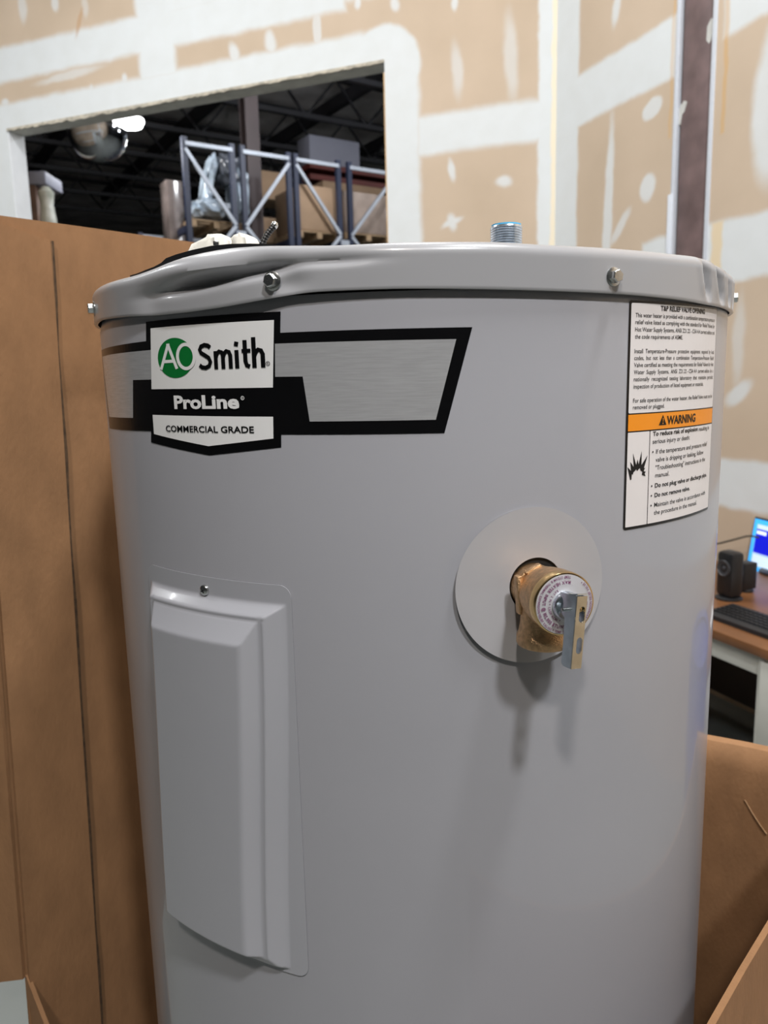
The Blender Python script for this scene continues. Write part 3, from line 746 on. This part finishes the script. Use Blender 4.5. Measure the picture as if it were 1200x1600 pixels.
o = pp.add(vs, fs).build('paper_scrap', PAPER, heater, ang=50, fix=False); o['label'] = 'torn crumpled paper under the lid'
tb = MB(); Mx_ = cyl(on_cyl(341, 381, .266)[0], .268, on_cyl(341, 381, .266)[1])
tb.box(Mx_, (.0042, .003, .0034), bev=.0006); tb.build('wire_clip', ZINC, heater)['label'] = 'small dull metal clip on the paper'
a0 = cyl(on_cyl(406, 386, .245)[0], .245, on_cyl(406, 386, .245)[1]-.004); a1 = cyl(on_cyl(428, 354, .235)[0], .235, on_cyl(428, 354, .235)[1])
path, rad = [], []; nn = 60
for k in range(nn+1):
    t = k/nn; p = a0.lerp(a1, t)+Vector((-.0012, 0, .0014))*math.sin(t*math.pi)
    path.append(p); rad.append(.0021+.0004*(1 if (k//3) % 2 else -1))
cab = MB().tube(path, rad, 12).build('armoured_cable', mat('black_cable_armour', (.05, .05, .05, 1), .35, .6, var=.3), heater); cab['label'] = 'short armoured cable end with silver tip'
tip = MB(); d_ = (a1-a0).normalized(); tip.tube([a1-d_*.001, a1, a1+d_*.002, a1+d_*.0034, a1+d_*.0040], [.0022, .0027, .0027, .0018, .0004], 14).build('cable_tip', ZINC, cab)

# ================================================================= CARDBOARD BOX
BH = 42.0; BD = hd(BH); BN = Vector((-math.cos(R_(BH)), math.sin(R_(BH)), 0)); A3 = Vector((AX[0], AX[1], 0)); HB = .36; HF = .295
box_ = thing('cardboard_box', 'opened corrugated cardboard shipping box standing round the water heater', 'box', (AX[0], AX[1], 0))
Lc = A3+BN*HB-BD*HB; CT = .005
def bl(t, z, n=0): return Lc+BD*t+BN*n+Vector((0, 0, z))
lean = lambda z: .030*(1.82-z)/.99
# tall back-left panel: left edge leans, slight waviness
def sheet(name, grid_pts, nvec, thick, parent, mt=CARD):
    nu_, nv_ = len(grid_pts[0]), len(grid_pts); flat = [p for row in grid_pts for p in row]; n_ = len(flat)
    mbx = MB(); mbx.add(flat+[p+Vector(nvec)*thick for p in flat], [])
    g_ = grid_faces(nu_, nv_); mbx.f += g_+[tuple(n_+i for i in f_[::-1]) for f_ in g_]
    rim = [j*nu_ for j in range(nv_)][::-1]+list(range(1, nu_))+[j*nu_+nu_-1 for j in range(1, nv_)]+[(nv_-1)*nu_+i for i in range(nu_-2, 0, -1)]
    for i in range(len(rim)): a_, b2 = rim[i], rim[(i+1) % len(rim)]; mbx.f.append((a_, b2, n_+b2, n_+a_))
    return mbx.build(name, mt, parent, ang=40)
TC = .075                                              # where the panel folds at its left corner
zs_ = [.0, .3, .6, .85, 1.1, 1.3, 1.5, 1.632, 1.640, 1.648, 1.7, 1.836]
g_ = []
for z in zs_:
    row = []
    for t in [TC+(.72-TC)*k/8 for k in range(9)]:
        row.append(bl(t-lean(z)*(1-min(1, max(0, (t-.2)/.5))), z, .002*math.sin(z*5+t*9)+(.0011 if abs(z-1.640) < .001 else 0)))
    g_.append(row)
sheet('back_left_panel', g_, BN, CT, box_)
# glue tab lying on that panel, chamfered top corner
tb_ = MB(); pts = [bl(TC-lean(0), 0, -.0005), bl(.161-lean(0), 0, -.0005), bl(.161-lean(1.3)-.001, 1.3, -.001), bl(.161, 1.815, -.0005), bl(TC+.003, 1.8325, -.0005)]
tb_.prism([p-BN*.0022 for p in pts], -BN*.0050); tbo = tb_.build('glue_tab', CARD, box_, smooth=False)
ed = MB(); zz_ = [1.815-.06*k for k in range(31)]; ev = []  # dark brown strip paints the shadow line along the tab's cut edge
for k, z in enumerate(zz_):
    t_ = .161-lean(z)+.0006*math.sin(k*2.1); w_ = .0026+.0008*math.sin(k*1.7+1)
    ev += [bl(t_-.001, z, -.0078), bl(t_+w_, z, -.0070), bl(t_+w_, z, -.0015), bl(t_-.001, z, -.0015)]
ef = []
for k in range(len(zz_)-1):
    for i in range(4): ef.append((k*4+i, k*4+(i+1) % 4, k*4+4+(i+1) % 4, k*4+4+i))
ed.add(ev, ef).build('edge_shadow', mat('edge_shadow_brown', (.075, .042, .020, 1), .9, var=.4, scale=120), tbo, smooth=False)
tbo['label'] = 'chamfered glue tab lying on the tall panel'
# front-left panel above the cut, swung outwards at the corner
dirA = hd(-72)
g_ = []
for k, z in enumerate([.955, 1.06, 1.25, 1.4, 1.6, 1.80]):
    row = []
    for j in range(6):
        s_ = .40*j/5; zz = z-(.07*min(1, s_/.20) if k == 0 else 0) 
        row.append(bl(TC-lean(z), zz)+dirA*s_)
    g_.append(row)
sheet('front_left_panel', g_, Vector((dirA.y, -dirA.x, 0))*-1, CT, box_)
# lower front-left panel, cut low with a ragged top
g_ = []
fl_d = -BN
for z in (0, .4, .7, 1.0):
    row = []
    for j in range(33):
        s_ = .70*j/32; top_ = .958-.03*min(1, s_/.04)-.10*min(1, s_/.2)+.006*math.sin(s_*30)
        row.append(bl(TC-lean(.9)+.006, z if z < 1 else top_)+fl_d*s_)
    g_.append(row)
sheet('front_left_lower_panel', g_, -BD, CT, box_)
# back-right and front-right panels, cut at the same height, the back one folded over at its top
Bc = A3+BN*HB+BD*HB; Rc = A3-BN*HB+BD*HB; Fc = A3-BN*HB-BD*HF
g_ = []
lip = [(0, 0), (0, .4), (0, .8), (0, 1.10), (.001, 1.150), (.005, 1.168), (.013, 1.178), (.022, 1.179), (.032, 1.172), (.040, 1.155), (.050, 1.10)]
for off, z in lip:
    row = []
    for j in range(13):
        t = j/12; p = Bc.lerp(Rc, t); warp = .004*math.sin(t*11+z*3); dz = (.010*math.sin(t*7+1)-.012*t) if z > 1.0 else 0
        row.append(p+BD*(off+warp)+Vector((0, 0, z+dz)))
    g_.append(row)
brp = sheet('back_right_panel', g_, BD, CT, box_); brp['label'] = 'shorter panel with its top folded over'
g_ = []
for z in (0, .4, .8, 1.178):
    g_.append([Rc.lerp(Fc, j/10)+Vector((0, 0, z+(0.0008*math.sin(j*1.3) if z > 1 else 0)))-BN*(.001*math.sin(j*.9+z*4)) for j in range(11)])
sheet('front_right_panel', g_, -BN, CT, box_)
# raised scratch on the folded panel
sc_ = MB(); p0, p1 = on_line(1164, 1250, Rc, BH-90), on_line(1198, 1303, Rc, BH-90)
n_in = -BD
sc_.tube([p0.lerp(p1, k/8)+n_in*(.0005)+Vector((0, 0, -.006*math.sin(k/8*math.pi)*.3)) for k in range(9)], .0010, 6).build('crease', CARDE, brp)

# ================================================================= DESK CORNER
DE = hd(HR); DN = NR
def dk(n, e, z): return DN*n+DE*e+Vector((0, 0, z))
DM = Matrix((DE, DN, Vector((0, 0, 1)))).transposed().to_4x4()
def dbox(mbx, n0, n1, e0, e1, z0, z1, bev=0):
    return mbx.box(dk((n0+n1)/2, (e0+e1)/2, (z0+z1)/2), (e1-e0, n1-n0, z1-z0), DM, bev)
WOOD = mat('brown_laminate', (.19, .080, .030, 1), .35, var=.22, scale=6, stretch=(1, 1, 1))
PAINTW = mat('cream_painted_board', (.62, .61, .55, 1), .6, var=.06, scale=5)
desk = thing('desk', 'brown laminate desk with cream painted front beside the water heater', 'desk', dk(2.4, 2.2, 0))
dbox(MB(), 2.05, 2.86, 1.25, 3.10, .705, .74, .004).build('desktop', WOOD, desk)
dbox(MB(), 2.075, 2.095, 1.62, 3.05, .630, .705, .002).build('front_rail', PAINTW, desk)
PE1 = on_line(1181, 1090, DN*2.07, HR).dot(DE)
dbox(MB(), 2.07, 2.80, 1.30, PE1, .04, .705, .003).build('pedestal', PAINTW, desk)
dbox(MB(), 2.058, 2.0705, 1.32, PE1-.02, .36, .69, .003).build('drawer_front', PAINTW, desk)
dbox(MB(), 2.058, 2.0705, 1.32, PE1-.02, .06, .345, .003).build('drawer_front', PAINTW, desk)
dbox(MB(), 2.09, 2.80, 3.02, 3.05, 0, .705, .002).build('side_panel', PAINTW, desk)
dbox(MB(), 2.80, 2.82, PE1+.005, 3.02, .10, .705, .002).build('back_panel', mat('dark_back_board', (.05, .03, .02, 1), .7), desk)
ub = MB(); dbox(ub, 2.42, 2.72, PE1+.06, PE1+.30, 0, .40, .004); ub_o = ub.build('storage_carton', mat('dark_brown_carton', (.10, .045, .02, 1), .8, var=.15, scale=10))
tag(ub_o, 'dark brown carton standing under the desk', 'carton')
# keyboard
kb = thing('keyboard', 'long black keyboard near the front edge of the desk', 'keyboard', dk(2.2, 1.95, .74))
def tilt_box(n0, n1, e0, e1, z0, h0, h1):
    pts = [dk(n0, e0, z0), dk(n0, e1, z0), dk(n1, e1, z0), dk(n1, e0, z0), dk(n0, e0, z0+h0), dk(n0, e1, z0+h0), dk(n1, e1, z0+h1), dk(n1, e0, z0+h1)]
    return MB().add(pts, [(3, 2, 1, 0), (4, 5, 6, 7), (0, 1, 5, 4), (1, 2, 6, 5), (2, 3, 7, 6), (3, 0, 4, 7)])
KE0, KE1 = 1.735, 2.20
tilt_box(2.135, 2.285, KE0, KE1, .741, .016, .030).build('case', mat('dark_grey_keyboard', (.018, .018, .02, 1), .5, var=.1), kb, smooth=False)
KEYM = mat('black_keycap', (.010, .010, .011, 1), .5)
for r in range(5):
    mbk = MB(); n0 = 2.172+.021*r; zb_ = .741+.016+.014*((n0-2.135)/.15)
    for c in range(21):
        e0 = KE0+.012+c*.0212
        mbk.box(dk(n0+.008, e0+.009, zb_+.002), (.0175, .016, .006), DM)
    o = mbk.build('key_row', KEYM, kb, smooth=False)
# white papers
pw = MB(); pw.box(dk(2.44, 1.86, .7425), (.30, .21, .004), DM @ Matrix.Rotation(R_(14), 4, 'Z'))
pw.box(dk(2.435, 1.83, .7462), (.30, .21, .003), DM @ Matrix.Rotation(R_(28), 4, 'Z'))
po = pw.build('paper_stack', mat('white_paper', (.82, .83, .85, 1), .7, var=.01)); tag(po, 'loose white papers lying between keyboard and monitor', 'paper')
# monitor
mo = thing('monitor', 'flat computer monitor with a blue database screen on the desk', 'monitor', dk(2.55, 1.8, .74))
MH = -12.0; Me, Mn = hd(MH), Vector((math.cos(R_(MH)), -math.sin(R_(MH)), 0)); MTL = R_(8)
Mup = (Vector((0, 0, 1))*math.cos(MTL)+Mn*math.sin(MTL)); Mout = Me.cross(Mup)
if Mout.dot(Vector((0, 0, 0))-mo.location) < 0: Mout = -Mout
TLp = on_line(1179.5, 807, dk(2.50, 0, 0), MH); MHt, MWd = .262, .43     # top-left corner of the case as seen
MMx = Matrix((-Me, Mup, Mout)).transposed().to_4x4(); MMx.translation = TLp
def mbx(x0, x1, y0, y1, z0, z1, bev=0):
    t = MB().box(((x0+x1)/2, (y0+y1)/2, (z0+z1)/2), (x1-x0, y1-y0, z1-z0), None, bev); o = MB(); o.v = [tuple(MMx @ Vector(v)) for v in t.v]; o.f = t.f; return o
mbx(0, MWd, -MHt, 0, -.03, 0, .004).build('monitor_case', BLKPL, mo)
def screen_mat(name, col, e):
    M_ = mat(name, col, .3, var=.02, emit=e); return M_
scr_o = mbx(.007, MWd-.007, -MHt+.014, -.008, .0, .0012).build('screen', screen_mat('screen_light_blue', srgb(60, 165, 235), 1.0), mo, smooth=False)
mbx(.030, MWd-.030, -MHt+.034, -.030, .0013, .0018).build('window_pane', screen_mat('screen_grey', srgb(165, 190, 215), .9), scr_o, smooth=False)
mbx(.032, .20, -.165, -.052, .0019, .0024).build('list_panel', screen_mat('screen_deep_blue', srgb(10, 20, 190), .9), scr_o, smooth=False)
mbx(.205, MWd-.04, -.165, -.052, .0019, .0024).build('list_panel', screen_mat('screen_deep_blue', srgb(10, 20, 190), .9), scr_o, smooth=False)
bar_m = screen_mat('screen_pale', srgb(215, 228, 238), .9)
for y in (-.178, -.190, -.202, -.214): mbx(.036, .30, y-.005, y, .0019, .0026).build('text_row', bar_m, scr_o, smooth=False)
for y in (-.036, -.046): mbx(.036, .26, y-.004, y, .0019, .0026).build('text_row', bar_m, scr_o, smooth=False)
mbx(.036, .10, -.076, -.060, .0025, .0030).build('dialog_mark', bar_m, scr_o, smooth=False)
bc = MMx @ Vector((MWd*.42, -MHt+.06, -.05)); 
st = MB(); st.bar(Vector((bc.x, bc.y, .745)), bc, .06, .022); st.build('stand', BLKPL, mo)
MB().lathe([(.001, .0), (.10, .0), (.10, .008), (.09, .014), (.001, .016)], Matrix.Translation((bc.x, bc.y, .7405)), n=36).build('stand_base', BLKPL, mo)
# speakers
def speaker(name, label, n, e, w, d, h, rnd):
    t = thing(name, label, 'speaker', dk(n, e, .74), 'desk speakers')
    dbox(MB(), n-d/2, n+d/2, e-w/2, e+w/2, .752, .74+h, rnd).build('cabinet', BLKPL, t)
    Mx2 = Matrix((DE, Vector((0, 0, 1)), -DN)).transposed().to_4x4(); Mx2.translation = dk(n-d/2-.0005, e, .74+h*.66)
    MB().lathe([(w*.40, -.002), (w*.40, .002), (w*.36, .004), (w*.33, .001), (w*.12, -.0015), (w*.10, .002), (.0001, .003)], Mx2, n=30).build('driver_cone', mat('grey_speaker_cone', (.05, .05, .055, 1), .35), t)
    Mx3 = Matrix.Translation(dk(n, e, .7405)); MB().lathe([(.001, 0), (w*.62, 0), (w*.62, .007), (w*.5, .0125), (.001, .0125)], Mx3, n=30).build('foot', BLKPL, t)
    return t
speaker('desk_speaker', 'taller rounded black desk speaker on a round foot next to the tank edge', 2.40, 2.335, .085, .07, .20, .018)
_p = on_z(1158, 924, .74)
speaker('desk_speaker', 'smaller square black desk speaker close to the monitor', _p.dot(DN)+.02, _p.dot(DE), .055, .07, .125, .005)
cabp = [on_line(px, py, dk(2.86, 0, 0), HR) for px, py in ((1110, 852), (1126, 848.5), (1140, 845), (1155, 841), (1166, 838), (1174, 837.5), (1186, 840))]
tag(MB().tube(cabp, .0045, 8).build('cable', mat('dark_cable', (.06, .055, .04, 1), .6)), 'thin dark cable running along the wall behind the monitor', 'cable')
tag(dbox(MB(), 2.60, 2.63, 1.70, 2.32, .7402, .752, .002).build('cable_duct', mat('pale_duct', (.5, .47, .42, 1), .6)), 'pale narrow cable duct along the back of the desktop', 'cable duct')
# blue drum standing right of the picture, mirrored in the tank's right edge
drum = thing('plastic_drum', 'blue plastic drum mirrored in the right edge of the tank', 'drum', (1.42, 1.52, 0))
BLUED = mat('blue_drum_plastic', srgb(44, 68, 150), .45, var=.06)
MB().lathe([(.001, .0), (.27, .0), (.285, .02), (.285, .29), (.295, .31), (.295, .34), (.285, .36), (.285, .64), (.295, .66), (.295, .69), (.285, .71), (.285, .92), (.27, .945), (.001, .945)], Matrix.Translation((1.42, 1.52, 0)), n=48).build('drum_body', BLUED, drum)
MB().lathe([(.24, .94), (.275, .94), (.275, .97), (.26, .98), (.24, .96)], Matrix.Translation((1.42, 1.52, 0)), n=48).build('drum_rim', BLUED, drum)

# ================================================================= WAREHOUSE BEYOND THE OPENING
RH = 57.0; RD = hd(RH); RN = Vector((-math.cos(R_(RH)), math.sin(R_(RH)), 0))      # RN runs away from the viewer
RP = Vector((-3.02921, 13.0, 0))
BLUES = mat('blue_rack_steel', (.020, .028, .062, 1), .45, var=.12, scale=4)
GALV = mat('galvanised_brace', (.46, .50, .56, 1), .5, .2, var=.15, scale=3)
def rk(px, py, w=0): 
    p = RP+RN*w; return on_line(px, py, p, RH)
def ru(px, w=0, py=300): return (rk(px, py, w)-(RP+RN*w)).to_2d().dot(RD.to_2d())
def rp_(u, z, w=0): return RP+RD*u+RN*w+Vector((0, 0, z))
TOPR = 5.56
frames = ((292, 365, 'down'), (381, 452, 'up'), (463, 529, 'down'), (546, 613, 'up'))
flabels = ('leftmost blue rack end frame, beside the shrink-wrapped machine', 'second blue rack end frame from the left, in front of the brown column', 'third blue rack end frame, in front of the plain tan carton', 'rightmost blue rack end frame, in front of the glossy wrapped carton')
for (a, b_, dr), lb in zip(frames, flabels):
    u0, u1 = ru(a), ru(b_); t = thing('rack_frame', lb, 'rack frame', rp_((u0+u1)/2, 0), 'blue pallet rack end frames')
    for u in (u0, u1):
        up = MB().box(rp_(u, TOPR/2), (.085, .075, TOPR), Matrix((RD, RN, Vector((0, 0, 1)))).transposed().to_4x4()).build('upright', BLUES, t, smooth=False)
    for z in (5.46, 3.98, 2.5, 1.0): MB().bar(rp_(u0, z, -.03), rp_(u1, z, -.03), .05, .06).build('horizontal_brace', GALV, t, smooth=False) if z in (5.46, 1.0) else None
    zz = [5.38, 4.27, 3.3, 2.3, 1.2]
    for k in range(4):
        ua, ub2 = (u0, u1) if (k % 2 == 0) == (dr == 'down') else (u1, u0)
        MB().bar(rp_(ua, zz[k], -.03), rp_(ub2, zz[k+1]+.02, -.03), .045, .055).build('diagonal_brace', GALV, t, smooth=False)
    # the same row's next frame further back
    for u in (u0, u1): MB().box(rp_(u, TOPR/2-.5, 2.7), (.085, .075, TOPR-1.0), Matrix((RD, RN, Vector((0, 0, 1)))).transposed().to_4x4()).build('rear_upright', BLUES, t, smooth=False)
    MB().bar(rp_(u0, 4.5, 2.7), rp_(u1, 4.5, 2.7), .05, .06).build('rear_brace', GALV, t, smooth=False)
    zb2 = {292: 4.005, 463: 3.93, 546: 3.94}.get(a)
    if zb2:
        zb2 = {292: rk(338, 345, .15).z, 463: rk(499, 362, .1).z, 546: rk(576, 366, .1).z}[a]-.18
        for u in (u0, u1): MB().bar(rp_(u, zb2, .04), rp_(u, zb2, 2.66), .05, .11).build('load_beam', BLUES, t, smooth=False)
    if dr == 'down':
        MB().bar(rp_(u1, 4.15, -.02), rp_(u1+.17, 4.15, -.02), .05, .10).build('row_spacer', GALV, t, smooth=False)
        MB().bar(rp_(u1, 4.72, .6), rp_(u1+.17, 4.72, .6), .05, .08).build('row_spacer', GALV, t, smooth=False)
# steel column in the warehouse
ccol = MB(); cp = rk(390, 300, 1.3); RM = Matrix((RD, RN, Vector((0, 0, 1)))).transposed().to_4x4()
ccol.box((cp.x, cp.y, 4.3), (.26, .018, 8.5), RM); ccol.box((cp.x-RN.x*.26, cp.y-RN.y*.26, 4.3), (.26, .018, 8.5), RM); ccol.box((cp.x-RN.x*.13, cp.y-RN.y*.13, 4.3), (.016, .26, 8.5), RM)
tag(ccol.build('warehouse_column', mat('dark_brown_column', (.075, .055, .055, 1), .5, var=.15, scale=2), smooth=False), 'dark brown steel column rising behind the blue racks to the roof', 'column')
# open-web roof joists
JM = mat('dark_joist_steel', (.018, .018, .022, 1), .6, var=.2, scale=2)
for k in range(9):
    w = -3.2+2.3*k; j = MB(); zb_, zt_ = 7.55, 8.45; ua, ub2 = -7.0, 13.0
    for z, d in ((zt_, .09), (zb_, .10)): j.bar(rp_(ua, z, w), rp_(ub2, z, w), .12, d)
    u = ua; s_ = 1
    while u < ub2-.01:
        j.bar(rp_(u, zb_ if s_ > 0 else zt_, w), rp_(u+.8, zt_ if s_ > 0 else zb_, w), .05, .05); u += .8; s_ = -s_
    tag(j.build('roof_joist', JM, smooth=False), 'dark open-web steel joist under the warehouse roof', 'joist', 'roof joists of the warehouse')
for k in range(6):
    u = -5.0+2.6*k; tag(MB().bar(rp_(u, 8.2, -3.5), rp_(u, 8.2, 16), .16, .28).build('roof_girder', JM, smooth=False), 'dark steel girder running across the roof joists', 'girder', 'roof girders of the warehouse')

# loads on the racks: oriented boxes given by their outline on the rack line
def load(name, label, cat, px0, px1, py0, py1, w, depth, mt, bev=.02, group=None):
    a_, b2 = rk(px0, (py0+py1)/2, w), rk(px1, (py0+py1)/2, w); pm = (px0+px1)/2
    z1, z0 = rk(pm, py0, w).z, (rk(pm, py1, w).z if py1 < 460 else 0.0); c = (a_+b2)/2+RN*depth/2
    o = MB().box((c.x, c.y, (z0+z1)/2), ((b2-a_).to_2d().length, depth, z1-z0), RM, bev).build(name, mt); return tag(o, label, cat, group), (c, (b2-a_).to_2d().length, depth, z0, z1)
CARTN = mat('tan_carton', (.40, .27, .17, 1), .75, var=.1, scale=3)
WRAPC = mat('shrink_wrapped_carton', (.40, .32, .27, 1), .22, var=.15, scale=4, bump=.9, bscale=9, coat=.6, coatr=.08)
GREYC = mat('pale_grey_crate', (.30, .31, .38, 1), .6, var=.06, scale=2)
PINE = mat('pallet_wood', (.42, .29, .17, 1), .75, var=.18, scale=8)
FILM = mat('stretch_film', (.42, .50, .58, 1), .16, var=.25, scale=5, bump=1.0, bscale=10, coat=.5, coatr=.05)
RED = mat('red_beam', (.16, .035, .028, 1), .5, var=.15, scale=3)
def pallet(label, px0, px1, py0, w, depth):
    a_, b2 = rk(px0, py0, w), rk(px1, py0, w); z1 = a_.lerp(b2, .5).z; ln = (b2-a_).to_2d().length; c = (a_+b2)/2+RN*depth/2
    t = thing('pallet', label, 'pallet', (c.x, c.y, z1-.14), 'wooden pallets on the racks')
    for k in range(5):
        o = -depth/2+.06+k*(depth-.12)/4; MB().box((c.x+RN.x*o, c.y+RN.y*o, z1-.011), (ln, .10, .022), RM).build('deck_board', PINE, t, smooth=False)
    for k in (-1, 0, 1): MB().box((c.x+RD.x*k*(ln/2-.05), c.y+RD.y*k*(ln/2-.05), z1-.07), (.10, depth, .10), RM).build('stringer', PINE, t, smooth=False)
pallet('wooden pallet under the plain tan carton', 466, 532, 362, .1, 1.0)
load('carton', 'plain tan carton on a pallet between two rack frames', 'carton', 469, 527, 291, 361.5, .12, 1.0, CARTN)
pallet('wooden pallet under the glossy shrink-wrapped carton', 540, 612, 366, .1, 1.0)
load('wrapped_carton', 'glossy shrink-wrapped carton at the right end of the racks', 'carton', 540, 612, 302, 365.5, .12, 1.0, WRAPC)
pallet('wooden pallet under the shrink-wrapped machine', 298, 378, 345, .15, 1.0)
load('carton', 'small tan carton low behind the brown column', 'carton', 404, 447, 340, 380, 1.75, .5, CARTN)
load('carton', 'tan carton high behind the second rack frame', 'carton', 404, 452, 268, 312, 3.2, .8, CARTN)
load('crate', 'pale grey crate standing high on the far rack', 'crate', 484, 562, 216, 262, 4.0, .6, GREYC)
fr = thing('far_rack', 'far rack with red beams carrying the pale grey crate', 'rack', rk(540, 300, 4.3))
zc = rk(523, 262, 4.0).z
for px in (470, 640):
    p = rk(px, 262, 4.3); MB().box((p.x, p.y, zc/2), (.085, .075, zc), RM).build('upright', BLUES, fr, smooth=False)
p0, p1 = rk(470, 262, 4.3), rk(640, 262, 4.3)
for dz in (-.06, -.30): MB().bar(Vector((p0.x, p0.y, zc+dz)), Vector((p1.x, p1.y, zc+dz)), .9, .115).build('red_beam', RED, fr, smooth=False)
a_, b2 = rk(420, 366, 2.75), rk(470, 370, 2.75); tag(MB().bar(a_, Vector((b2.x, b2.y, a_.z)), .06, .10).build('red_beam', RED, smooth=False), 'short red rack beam low between the second and third rack frames', 'beam')
load('carton', 'dark tan carton under the red beams at the right', 'carton', 505, 600, 288, 300, 3.4, .8, CARTN)
# shrink-wrapped tall stack left of the racks
ws, (c, ln, dp, z0, z1) = load('wrapped_stack', 'tall film-wrapped stack of goods at the left end of the racks', 'pallet load', 266, 291, 282, 470, .5, .35, mat('film_over_brown', (.16, .13, .12, 1), .18, var=.4, scale=3, bump=1, bscale=7, coat=.8, coatr=.05))
# machine under film: lumpy mast and body
mc = thing('wrapped_machine', 'machine bundled in bluish stretch film on a pallet in the left rack', 'machine', rk(340, 345, .6))
def blob(name, px, py, w, sx, sy, sz, seed, mt, rot=0):
    rnd = random.Random(seed); bm = bmesh.new(); bmesh.ops.create_icosphere(bm, subdivisions=4, radius=1)
    ph_ = [rnd.uniform(0, 6) for _ in range(9)]; p = rk(px, py, w); vs = []
    for v in bm.verts:
        d = v.co.normalized(); k = .86+.10*math.sin(d.x*5+ph_[0])*math.sin(d.z*6+ph_[1])+.07*math.sin(d.y*8+ph_[2]+d.z*4)+.05*math.sin(d.x*13+d.z*9+ph_[3])
        e = Vector([math.copysign(abs(c_)**.6, c_) for c_ in d]); e = e*k
        e = Matrix.Rotation(R_(rot), 3, 'Y') @ Vector((e.x*sx, e.y*sy, e.z*sz))
        vs.append(p+RD*e.x+RN*e.y+Vector((0, 0, e.z)))
    bm.verts.index_update(); fs = [[v.index for v in f.verts] for f in bm.faces]; bm.free()
    return MB().add(vs, fs).build(name, mt, mc)
blob('film_base', 322, 329, .6, .33, .38, .16, 3, FILM)
blob('film_base', 300, 336, .5, .14, .3, .09, 8, FILM)
blob('film_mast', 324, 290, .6, .10, .2, .55, 5, FILM, 14)
blob('film_drum', 352, 268, .7, .27, .34, .26, 9, mat('dark_film', (.10, .11, .13, 1), .16, var=.5, scale=3, bump=.8, bscale=8, coat=.8, coatr=.05))
blob('film_side', 372, 305, .7, .16, .3, .50, 12, FILM)
# wrapped goods at the far left edge of the opening
gl_ = thing('wrapped_goods', 'brown goods and glossy film under a grey carton at the left opening edge', 'pallet load', at_y(62, 345, 11.5))
def ybox(name, px0, px1, py0, py1, y, d, mt, parent, bev=.02):
    a_, b2 = at_y(px0, (py0+py1)/2, y), at_y(px1, (py0+py1)/2, y); z1 = at_y((px0+px1)/2, py0, y).z; z0 = at_y((px0+px1)/2, py1, y).z if py1 < 460 else 0.0
    return MB().box(((a_.x+b2.x)/2, y+d/2, (z0+z1)/2), (b2.x-a_.x, d, z1-z0), None, bev).build(name, mt, parent)
ybox('grey_carton', 40, 71, 267, 288, 11.5, .6, GREYC, gl_)
ybox('brown_carton', 36, 64, 288, 480, 11.5, .6, mat('brown_goods', (.16, .09, .06, 1), .6, var=.2, scale=3), gl_)
pb = at_y(71, 292, 11.3); pa = Vector((pb.x, pb.y, 0.0))
MB().tube([Vector((pa.x, pa.y, z_)) for z_ in np.linspace(pa.z, pb.z, 60)], [.10*(1+.12*math.sin(k*1.1)) for k in range(59)]+[.05], 20).build('film_roll', mat('greenish_film', (.80, .85, .70, 1), .12, var=.3, scale=6, bump=.9, bscale=8, coat=.8, coatr=.05), gl_)
# dome mirror hanging from the roof
dmp = at_y(152, 207, 10.6); dr_ = .365
dome = thing('dome_mirror', 'clear half-dome safety mirror hanging below the dark roof', 'mirror', dmp)
prof = [(dr_*math.sin(R_(a))+.0001, -dr_*1.02*math.cos(R_(a))) for a in range(0, 91, 5)]+[(dr_*1.03, 0), (dr_*1.03, .02), (dr_*.98, .02)]
MB().lathe(prof, Matrix.Translation(dmp), n=48).build('mirror_shell', mat('mirror_acrylic', (.62, .64, .66, 1), .07, 1.0, var=.3, scale=5, bump=.9, bscale=9), dome)
MB().tube([dmp+Vector((0, 0, .0)), Vector((dmp.x, dmp.y, 8.58))], .012, 8).build('hanger', JM, dome)
# high-bay lamp
lmp = at_y(201, 191, 13.0); lamp = thing('high_bay_lamp', 'glowing white high-bay lamp hanging in the warehouse', 'lamp', lmp)
LE = mat('lamp_glow', (1, 1, 1, 1), .5, var=0, emit=9)
MB().lathe([(.0001, -.09), (.11, -.085), (.20, -.06), (.235, 0), (.235, .04), (.2, .06)], Matrix.Translation(lmp), n=40).build('lens', LE, lamp)
MB().lathe([(.24, .04), (.245, .05), (.2, .16), (.08, .26), (.0001, .27)], Matrix.Translation(lmp), n=40).build('housing', JM, lamp)
MB().tube([lmp+Vector((0, 0, .25)), Vector((lmp.x, lmp.y, 8.58))], .015, 8).build('hanger', JM, lamp)
l = bpy.data.lights.new('high_bay_light', 'POINT'); l.energy = 90; l.shadow_soft_size = .2; lo = bpy.data.objects.new('high_bay_light', l); COL.objects.link(lo); lo.location = lmp+Vector((0, 0, -.32))
# added unseen fill lights behind the header, brightening racks and roof deck
for _u, _w, _z, _e in ((0.2, 5.2, 6.6, 480), (4.2, 5.6, 6.9, 220), (-3.5, 12.0, 6.9, 420)):
    l = bpy.data.lights.new('warehouse_fill', 'POINT'); l.energy = _e; l.color = (.92, .95, 1.0); l.shadow_soft_size = .25
    lo = bpy.data.objects.new('warehouse_fill', l); COL.objects.link(lo); lo.location = LW(_u, _w, _z)
